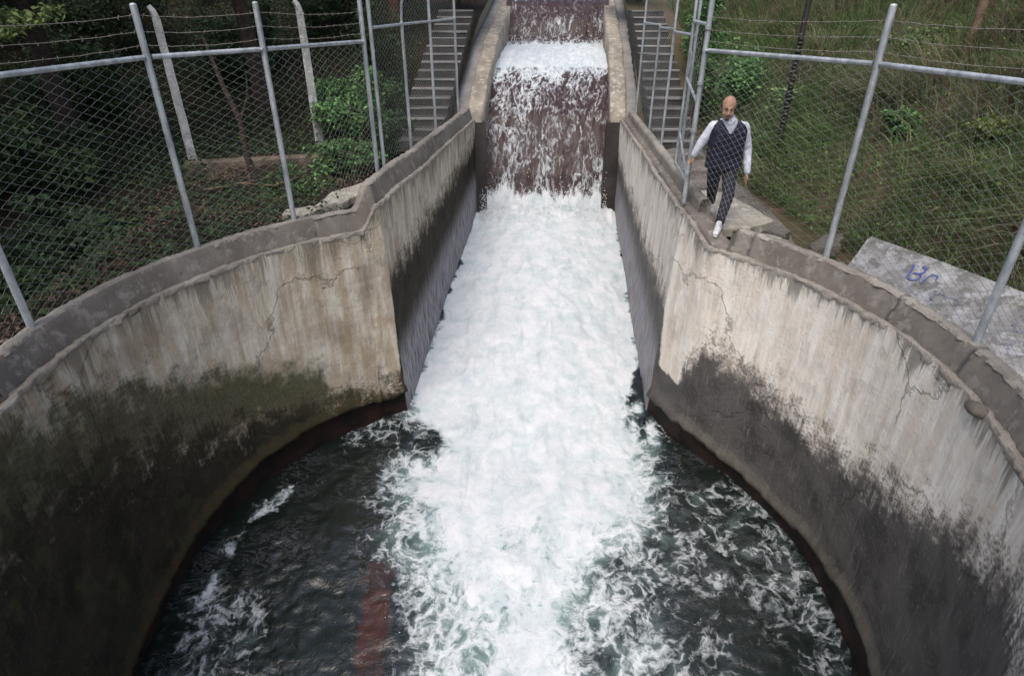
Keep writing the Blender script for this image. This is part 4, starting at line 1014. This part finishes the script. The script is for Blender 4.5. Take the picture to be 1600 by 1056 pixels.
DK = [(.042, .078, .028), (.028, .056, .021), (.062, .10, .036)]
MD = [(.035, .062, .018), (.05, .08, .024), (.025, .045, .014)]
shrub((-3.05, 12.2, .75), (.75, .7, .75), 4600, .085, BR, 'bright green leafy bush between the concrete post and the left mesh panels', seed=1)
shrub((-2.15, 11.3, .45), (.42, .5, .55), 1900, .07, [(.05, .10, .04), (.04, .085, .035)], 'blue green bush behind the double fence post, before the left stairs', seed=2)
shrub((-2.75, 10.3, .28), (.6, .75, .3), 2200, .075, BR+MD, 'low spreading green bush in front of the concrete post', seed=3)
shrub((-3.4, 9.3, .16), (.75, .6, .22), 1500, .06, MD+BR[:1], 'low weedy plant beside the dead sapling behind the left fence', seed=4)
shrub((-2.8, 14.6, 1.9), (.55, .8, 1.3), 3000, .085, MD, 'tall ivy covered bush left of the left stairs', seed=5)
shrub((-2.55, 13.2, .75), (.32, .8, .6), 1500, .07, MD+BR[2:], 'dark leafy plant spilling over the lower left stairs', seed=15)
shrub((3.9, 13.6, 1.0), (.35, .9, .55), 1700, .07, MD+BR, 'leafy plant spilling over the edge of the right stairs', seed=16)
shrub((-1.6, 19.6, 3.2), (1.3, .8, .9), 3200, .10, MD+BR[:1], 'dense bush above the head of the left stairs', seed=6)
shrub((3.7, 20.5, 3.4), (1.2, .9, .9), 3000, .10, MD+BR[:1], 'dense bush above the head of the right stairs', seed=7)
shrub((4.35, 12.6, 1.2), (.55, .7, .8), 2800, .075, BR, 'fresh green leafy bush behind the open gate on the right', seed=8)
shrub((4.4, 15.5, 2.1), (.7, .9, 1.0), 3000, .09, BR, 'tall fresh green bush beside the head of the right stairs', seed=9)
shrub((3.95, 10.9, .45), (.4, .7, .35), 1500, .06, BR, 'low green bush beside the path behind the man', seed=10)
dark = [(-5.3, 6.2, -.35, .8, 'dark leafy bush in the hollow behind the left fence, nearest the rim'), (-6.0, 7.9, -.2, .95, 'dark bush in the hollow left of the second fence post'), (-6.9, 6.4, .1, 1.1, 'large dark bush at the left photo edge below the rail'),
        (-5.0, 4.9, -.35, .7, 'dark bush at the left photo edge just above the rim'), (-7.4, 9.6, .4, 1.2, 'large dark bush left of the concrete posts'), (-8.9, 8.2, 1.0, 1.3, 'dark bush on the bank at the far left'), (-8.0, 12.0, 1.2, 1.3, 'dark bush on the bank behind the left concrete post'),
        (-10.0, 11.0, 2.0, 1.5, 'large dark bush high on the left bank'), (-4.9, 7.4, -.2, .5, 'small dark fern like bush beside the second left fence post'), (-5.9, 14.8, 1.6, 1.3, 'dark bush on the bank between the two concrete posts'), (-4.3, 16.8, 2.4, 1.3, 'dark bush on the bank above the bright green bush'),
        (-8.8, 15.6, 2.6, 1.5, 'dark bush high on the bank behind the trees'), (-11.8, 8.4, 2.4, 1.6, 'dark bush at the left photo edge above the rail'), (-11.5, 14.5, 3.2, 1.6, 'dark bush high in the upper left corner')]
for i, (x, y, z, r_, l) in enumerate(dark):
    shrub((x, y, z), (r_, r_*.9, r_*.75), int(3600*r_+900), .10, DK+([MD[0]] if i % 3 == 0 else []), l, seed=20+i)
for i, (x, y, r_, l, cc) in enumerate(LATER):
    shrub((x, y, float(zr(x, y))+r_*.45), (r_, r_, r_*.6), int(2600*r_+200), (.06, .08, .045)[cc], [BR, GREENS, [(.24, .27, .09), (.18, .24, .07)]][cc], l, cat='plant', nm='weed_clump', seed=80+i, stems=4)
for i, (x, y, z, r_, l) in enumerate([(8.5, 16.5, 5.0, 1.0, 'dark green bush near the top of the slope, upper right'), (11.0, 13.2, 6.0, 1.3, 'dark bush in the upper right corner of the photo'), (6.6, 17.5, 3.6, .8, 'green bush at the top of the slope behind the iron pole'), (13.0, 15.0, 7.2, 1.6, 'large dark bush beyond the upper right corner')]):
    shrub((x, y, z), (r_, r_, r_*.7), int(2600*r_), .10, MD+DK[:1], l, seed=60+i)

def tree(x, y, z0, hgt, crown, n_, cols, label, seed, r=.16, leaf=.13, bark='bark', low=0.):
    E_ = empty('tree', label, 'tree', (x, y, z0))
    g = random.Random(seed); b = MB(); lx = g.uniform(-.5, .5); top = (x+lx, y+g.uniform(-.3, .3), z0+hgt)
    pts = [(x+lx*t**1.4+g.uniform(-.05, .05)*(t > 0), y, z0-.3+(hgt+.3)*t) for t in [0, .2, .4, .6, .8, 1.]]
    b.tube(pts, [r*1.35, r, r*.9, r*.75, r*.55, r*.3], 10)
    for k in range(7):
        t = g.uniform(.45, .95); a = g.uniform(0, 6.28); L = crown[0]*g.uniform(.5, .9)
        s_ = (x+lx*t**1.4, y, z0+hgt*t); b.tube([s_, (s_[0]+math.cos(a)*L*.5, s_[1]+math.sin(a)*L*.5, s_[2]+L*.35), (s_[0]+math.cos(a)*L, s_[1]+math.sin(a)*L, s_[2]+L*.45)], [r*.4, r*.25, r*.08], 6)
    b.build('trunk', M[bark], E_)
    P = clumps((x+lx, y, z0+hgt+crown[2]*.25-low), crown, n_, seed=seed, lumpy=.9)
    leaves('crown', P, leaf, tints(len(P), cols, .3), E_)
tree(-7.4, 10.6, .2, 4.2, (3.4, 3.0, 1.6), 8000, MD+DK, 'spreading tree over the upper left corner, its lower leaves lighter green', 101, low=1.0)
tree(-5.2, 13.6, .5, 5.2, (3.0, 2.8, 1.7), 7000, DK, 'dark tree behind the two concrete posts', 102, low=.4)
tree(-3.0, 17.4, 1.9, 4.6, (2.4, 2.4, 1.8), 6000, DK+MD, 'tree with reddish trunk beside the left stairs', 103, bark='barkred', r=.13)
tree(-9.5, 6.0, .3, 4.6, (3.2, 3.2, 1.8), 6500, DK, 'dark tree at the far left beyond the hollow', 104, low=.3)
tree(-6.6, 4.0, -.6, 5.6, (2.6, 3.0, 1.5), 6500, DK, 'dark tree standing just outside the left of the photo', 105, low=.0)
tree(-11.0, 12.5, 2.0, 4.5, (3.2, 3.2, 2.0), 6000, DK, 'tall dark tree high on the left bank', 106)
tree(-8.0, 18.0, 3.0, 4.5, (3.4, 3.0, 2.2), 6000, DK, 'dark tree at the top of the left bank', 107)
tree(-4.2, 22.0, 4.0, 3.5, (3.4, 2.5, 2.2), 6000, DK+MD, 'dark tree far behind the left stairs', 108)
tree(12.5, 17.0, 6.2, 3.4, (2.8, 2.4, 1.8), 6000, DK+MD, 'dark tree beyond the top of the right slope', 109)
# lighter branch hanging into the upper left
b = MB(); b.tube([(-7.4, 10.6, 3.6), (-7.3, 9.9, 3.0), (-7.1, 9.3, 2.75), (-6.5, 9.0, 2.6)], [.04, .03, .02, .01], 6)
HB = empty('leafy_branch', 'pale green leafy branch hanging in at the upper left corner', 'branch', (-7.4, 10.6, 3.6)); b.build('limb', M['bark'], HB)
P = np.vstack([clumps((-6.7, 9.2, 2.32), (.75, .5, .26), 1500, seed=140), clumps((-7.7, 9.6, 2.38), (.7, .5, .26), 900, seed=141)])
leaves('foliage', P, .085, tints(len(P), [(.20, .26, .10), (.15, .21, .07)]), HB)
# ground cover and leaf litter, left
n_ = 26000; x = -2.2 - rng.random(n_)*7; y = 4.5+rng.random(n_)*11
bxl = np.where(y < 7.6, CX-np.sqrt(np.clip((R+.42)**2-(y-CY)**2, 0, None)), -2.2); k = x < bxl; x, y = x[k], y[k]
P = np.stack([x, y, zl(x, y)+.01+rng.exponential(.02, len(x))], -1)
lit = (fbm(x*1.1, y*1.1, seed=150) > .44) & (x > -5.3-.4*np.sin(y*3)) & (y < 11.5)
o = leaves('leaf_litter', P[lit], .06, tints(int(lit.sum()), [(.17, .09, .065), (.12, .065, .045), (.21, .14, .10), (.08, .05, .035)]), droop=0, up=.9); tag(o, 'reddish brown fallen leaves behind the left curb', 'leaf litter', kind='stuff')
n_ = 75000; x = -2.3-rng.random(n_)*11; y = 5+rng.random(n_)*15; k = (x < np.where(y < 8.2, CX-np.sqrt(np.clip((R+.42)**2-(y-CY)**2, 0, None)), -2.35)) & ((fbm(x*.9, y*.9, seed=151) > .53) | (x < -5.3) | (y > 11)); x, y = x[k], y[k]
P = np.stack([x, y, zl(x, y)+rng.exponential(.13, len(x))], -1)
o = leaves('ground_cover', P, .07, tints(len(x), MD+DK), up=.7); tag(o, 'low dark green ground cover on the left bank', 'ground cover', kind='stuff')
# small weeds rooted along the outer foot of the curbs
n_ = 700; ph = np.radians(np.r_[rng.uniform(-75, -36, n_//2), rng.uniform(50, 78, n_//2)]); rr = R+.36+rng.exponential(.08, n_)
P = np.stack([CX+rr*np.sin(ph), CY+rr*np.cos(ph), np.full(n_, .02)], -1); a = rng.uniform(0, 6.28, n_)
o = blades('weeds', P, rng.uniform(.06, .2, n_), np.stack([np.cos(a), np.sin(a)], -1)*.6, np.full(n_, .005), tints(n_, GREENS)); tag(o, 'small weeds sprouting along the outer foot of the curbs', 'weeds', kind='stuff')

# ---------------------------------------------------------------- the man
def capsule(b, a, c, ra, rc, sq=(1, 1), n=14):
    a, c = Vector(a), Vector(c); d = c-a; L = d.length; t = d/L
    pts = [a-t*ra*.92, a-t*ra*.6, a, a+d*.25, a+d*.5, a+d*.75, c, c+t*rc*.6, c+t*rc*.92]
    rs = [ra*.3, ra*.8, ra]+[ra+(rc-ra)*k for k in (.25, .5, .75)]+[rc, rc*.8, rc*.3]
    b.tube(pts, rs, n, sq=sq)
def remesh(b, name, mat, parent, vox=.012, it=6):
    o = b.build(name, mat, parent)
    m = o.modifiers.new('remesh', 'REMESH'); m.mode = 'VOXEL'; m.voxel_size = vox; m.use_smooth_shade = True
    s_ = o.modifiers.new('smooth', 'SMOOTH'); s_.factor = .5; s_.iterations = it
    return o
n = NT('skin'); M['skin'] = n.end(n.bsdf(n.mix(n.sm(n.noise(20, detail=3), .4, .6), (.46, .27, .18), (.37, .21, .14)), .5, 0, spec=.4, Subsurface_Weight=.1))
M['hair'] = simple('dark_hair', (.015, .012, .011), (.05, .045, .042), scale=60, rough=.7)
n = NT('navy_quilted_cloth'); hq = n.noise(38, n.map(scale=(1, 1, .4)), detail=4)
M['vest'] = n.end(n.bsdf(n.mix(n.sm(hq, .4, .6), (.020, .022, .045), (.012, .013, .028)), .75, 0, n.bump(n.math('ADD', hq, n.math('MULTIPLY', n.noise(9, detail=4), 3)), .6, .02), spec=.3))
n = NT('white_shirt_cloth'); M['shirt'] = n.end(n.bsdf(n.mix(n.sm(n.noise(9, detail=4), .35, .7), (.66, .68, .74), (.52, .55, .63)), .85, 0, n.bump(n.noise(14, n.map(scale=(1, 1, .5)), detail=4), .9, .03)))
n = NT('dark_trousers_cloth'); M['trousers'] = n.end(n.bsdf(n.mix(n.noise(14, detail=4), (.014, .014, .024), (.024, .024, .036)), .85, 0, n.bump(n.noise(12, n.map(scale=(1, 1, .5)), detail=4), .9, .03)))
M['shoe'] = simple('white_shoe_leather', (.62, .62, .64), (.45, .46, .48), scale=20, rough=.6)
M['sole'] = simple('shoe_sole', (.4, .4, .41), (.28, .28, .29), scale=20, rough=.8)
MAN = empty('person', 'bald man in white shirt, navy sleeveless vest and dark trousers stepping past the open gate', 'person', (2.62, 7.7, 0))
HEAD = Vector((2.545, 7.60, 1.475)); NECK = Vector((2.585, 7.66, 1.34)); SL_, SR_ = Vector((2.425, 7.68, 1.255)), Vector((2.795, 7.68, 1.245))
EL, WL = Vector((2.32, 7.76, 1.03)), Vector((2.275, 7.80, .885)); ER, WR_ = Vector((2.90, 7.74, .98)), Vector((2.915, 7.64, .71))
PEL = Vector((2.63, 7.74, .84)); HL_, HR_ = Vector((2.545, 7.76, .80)), Vector((2.715, 7.73, .80))
KR, AR = Vector((2.69, 7.53, .45)), Vector((2.60, 7.40, .12)); KL, AL = Vector((2.59, 7.87, .47)), Vector((2.66, 8.06, .20))
Rh = Matrix.Rotation(math.radians(14), 4, 'X') @ Matrix.Rotation(math.radians(-14), 4, 'Z') @ Matrix.Scale(1.12, 4)
def hp(x, y, z): return HEAD + (Rh.to_3x3() @ Vector((x, y, z)))        # head space: -y is the face
b = MB()
b.ell(HEAD+Vector((0, .012, .028)), (.074, .092, .095), 18, 12, Rh)
b.ell(hp(0, -.012, -.035), (.060, .078, .082), 16, 10, Rh)
b.ell(hp(0, -.048, -.088), (.034, .034, .030), 12, 8, Rh)                # chin
capsule(b, hp(0, -.084, .012), hp(0, -.104, -.026), .008, .015, n=8)      # nose
for s_ in (-1, 1):
    b.ell(hp(.076*s_, .008, -.012), (.010, .020, .030), 8, 6, Rh)         # ears
    b.ell(hp(.034*s_, -.062, -.034), (.022, .022, .020), 10, 6, Rh)       # cheeks
    b.ell(hp(.028*s_, -.082, .026), (.022, .009, .007), 8, 5, Rh)         # brows
b.ell(hp(0, -.086, -.062), (.022, .010, .005), 8, 5, Rh); b.ell(hp(0, -.084, -.072), (.018, .010, .005), 8, 5, Rh)
capsule(b, hp(0, .02, -.07), NECK+Vector((0, .01, -.04)), .052, .060)
capsule(b, NECK+Vector((0, 0, -.06)), PEL, .10, .12, sq=(1.1, .8)); capsule(b, SL_, SR_, .055, .055)
capsule(b, SL_, EL, .044, .036); capsule(b, EL, WL, .036, .024); capsule(b, SR_, ER, .044, .036); capsule(b, ER, WR_, .036, .024)
for h0, k0, a0 in ((HL_, KL, AL), (HR_, KR, AR)): capsule(b, h0, k0, .075, .05); capsule(b, k0, a0, .05, .034)
def hand(b, w, d, side):
    d = Vector(d).normalized(); s_ = Vector((d.y, -d.x, 0)); s_ = (Vector((0, -1, 0)) - d*Vector((0, -1, 0)).dot(d)).normalized(); nrm_ = d.cross(s_)*side
    capsule(b, w, w+d*.035, .022, .026, sq=(1, 1)); b.ell(tuple(w+d*.065), (.016, .038, .040), 10, 8, Matrix((s_.cross(d), s_, -d)).transposed().to_4x4())
    for k, L in enumerate((.058, .066, .062, .048)):
        o_ = s_*(.026-.0175*k); p0 = w+d*.085+o_; p1 = p0+d*L*.5+nrm_*.006; p2 = p1+d*L*.35+nrm_*.022
        b.tube([p0-d*.02, p0, p1, p2, p2+nrm_*.006], [.0085, .009, .0082, .007, .004], 7)
    t0 = w+d*.035+s_*.030; b.tube([t0-s_*.012, t0, t0+d*.03+s_*.016+nrm_*.008, t0+d*.055+s_*.014+nrm_*.018], [.011, .0115, .0095, .006], 7)
hand(b, WR_, (-.10, -.04, -1), -1); hand(b, WL, (-.12, .42, -.75), 1)
remesh(b, 'body', M['skin'], MAN, .0065, 3)
# face details
b = MB()
for s_ in (-1, 1): b = MB(); b.ell(hp(.029*s_, -.0835, .009), (.010, .005, .004), 8, 6, Rh); b.build('eye', M['hair'], MAN)
b = MB(); b.ell(hp(0, -.097, -.048), (.027, .010, .008), 10, 6, Rh); b.build('moustache', M['hair'], MAN)
b = MB(); b.ell(hp(0, -.078, -.092), (.022, .016, .015), 10, 6, Rh); b.build('beard', M['hair'], MAN)
for s_ in (-1, 1): b = MB(); b.ell(hp(.030*s_, -.088, .031), (.016, .005, .003), 8, 4, Rh); b.build('eyebrow', M['hair'], MAN)
b = MB()
for s_ in (-1, 1): b.ell(hp(.066*s_, .022, .010), (.020, .056, .046), 10, 8, Rh)
b.ell(hp(0, .072, .0), (.058, .036, .046), 12, 8, Rh); remesh(b, 'hair', M['hair'], MAN, .007, 3)
# shirt with sleeves and collar
b = MB()
capsule(b, SL_, EL, .066, .056); capsule(b, EL, WL+Vector((0, 0, .01)), .055, .040); capsule(b, SR_, ER, .066, .058); capsule(b, ER, WR_+Vector((0, 0, .01)), .057, .040)
capsule(b, SL_+Vector((.03, 0, .0)), SR_+Vector((-.03, 0, 0)), .07, .07); capsule(b, NECK+Vector((0, 0, -.05)), NECK+Vector((.02, .03, -.30)), .095, .13, sq=(1.3, .9))
for t in (.3, .6): 
    q = ER.lerp(WR_, t); b.ell(tuple(q), (.054, .054, .016), 10, 5); q = EL.lerp(SL_, t); b.ell(tuple(q), (.062, .062, .018), 10, 5)
remesh(b, 'shirt', M['shirt'], MAN, .010, 4)
b = MB()
for s_ in (-1, 1): b.tube([NECK+Vector((0, .06, .035)), NECK+Vector((.058*s_, .01, .03)), NECK+Vector((.045*s_, -.062, -.002)), NECK+Vector((.012*s_, -.092, -.045))], [.018, .020, .020, .010], 8)
remesh(b, 'collar', M['shirt'], MAN, .007, 2)
# vest: loft of elliptical sections with a V neck
sec = [(1.335, .085, .075, 2.585, 7.665), (1.315, .13, .095, 2.59, 7.67), (1.275, .195, .112, 2.60, 7.675), (1.22, .222, .128, 2.605, 7.68), (1.12, .214, .136, 2.61, 7.685), (1.0, .208, .140, 2.62, 7.70), (.90, .208, .142, 2.625, 7.72), (.80, .214, .146, 2.63, 7.73), (.765, .218, .148, 2.63, 7.73), (.76, .19, .12, 2.63, 7.73)]
S_ = np.array(sec); zz_ = np.linspace(0, len(sec)-1, 64); sec = [tuple(np.interp(q, np.arange(len(S_)), S_[:, j]) for j in range(5)) for q in zz_]
m_ = 110; V = []
for (z, rx, ry, cx, cy) in sec:
    for k in range(m_):
        a = 2*math.pi*k/m_; w_ = 1 + .02*math.sin(a*7+z*20)
        V.append((cx+math.copysign(abs(math.cos(a))**.8, math.cos(a))*rx*w_, cy+math.copysign(abs(math.sin(a))**.85, math.sin(a))*ry*w_, z))
V = np.array(V); F = []
for j in range(len(sec)-1):
    for k in range(m_):
        q = [j*m_+k, j*m_+(k+1) % m_, (j+1)*m_+(k+1) % m_, (j+1)*m_+k]; c = V[q].mean(0)
        vneck = c[1] < 7.64 and abs(c[0]-2.595) < max(0, (c[2]-1.17)*.62)
        if not vneck: F.append(q[::-1])
vo = mesh_np('vest', V, np.array(F), M['vest'], MAN); sm_ = vo.modifiers.new('sub', 'SUBSURF'); sm_.levels = 1; sm_.render_levels = 1
so_ = vo.modifiers.new('solid', 'SOLIDIFY'); so_.thickness = .012; so_.offset = 0
b = MB(); b.tube([(2.597, 7.535, 1.15), (2.605, 7.54, 1.0), (2.615, 7.568, .80)], .005, 6); b.build('zip', M['black'], MAN)
# trousers
b = MB(); b.ell(tuple(PEL+Vector((0, 0, -.02))), (.178, .125, .12), 16, 10)
capsule(b, HL_, KL, .098, .074); capsule(b, KL, AL+Vector((0, -.01, .03)), .072, .056); capsule(b, HR_, KR, .098, .075); capsule(b, KR, AR+Vector((0, .01, .03)), .073, .056)
for k0, a0 in ((KR, AR), (KL, AL)):
    for t in (.1, .55, .8): q = k0.lerp(a0, t); b.ell(tuple(q), (.068-.012*t, .068-.012*t, .016), 10, 5)
remesh(b, 'trousers', M['trousers'], MAN, .010, 3)
def shoe(a0, d, z):
    d = Vector(d).normalized(); side_ = Vector((d.y, -d.x, 0)); a0 = Vector((a0.x, a0.y, z))
    b = MB(); heel = a0-d*.05+Vector((0, 0, .045)); toe_ = a0+d*.18+Vector((0, 0, .036))
    capsule(b, heel, a0+d*.08+Vector((0, 0, .05)), .040, .042); capsule(b, a0+d*.05+Vector((0, 0, .045)), toe_, .044, .036, sq=(1, .9)); capsule(b, a0+Vector((0, 0, .05)), a0+Vector((0, 0, .11)), .044, .040)
    o = remesh(b, 'shoe', M['shoe'], MAN, .008, 3)
    b = MB()
    for k in range(10): 
        q = a0+d*(-.07+.029*k); b.ell(tuple(q+Vector((0, 0, .010))), (.044*(1-.25*(k/9)**4), .044, .014), 10, 4)
    remesh(b, 'sole', M['sole'], o and MAN, .008, 2)
shoe(AR + Vector((-.03, -.06, 0)), (-.42, -.9, 0), .045); shoe(AL, (-.15, -1, 0), .115)
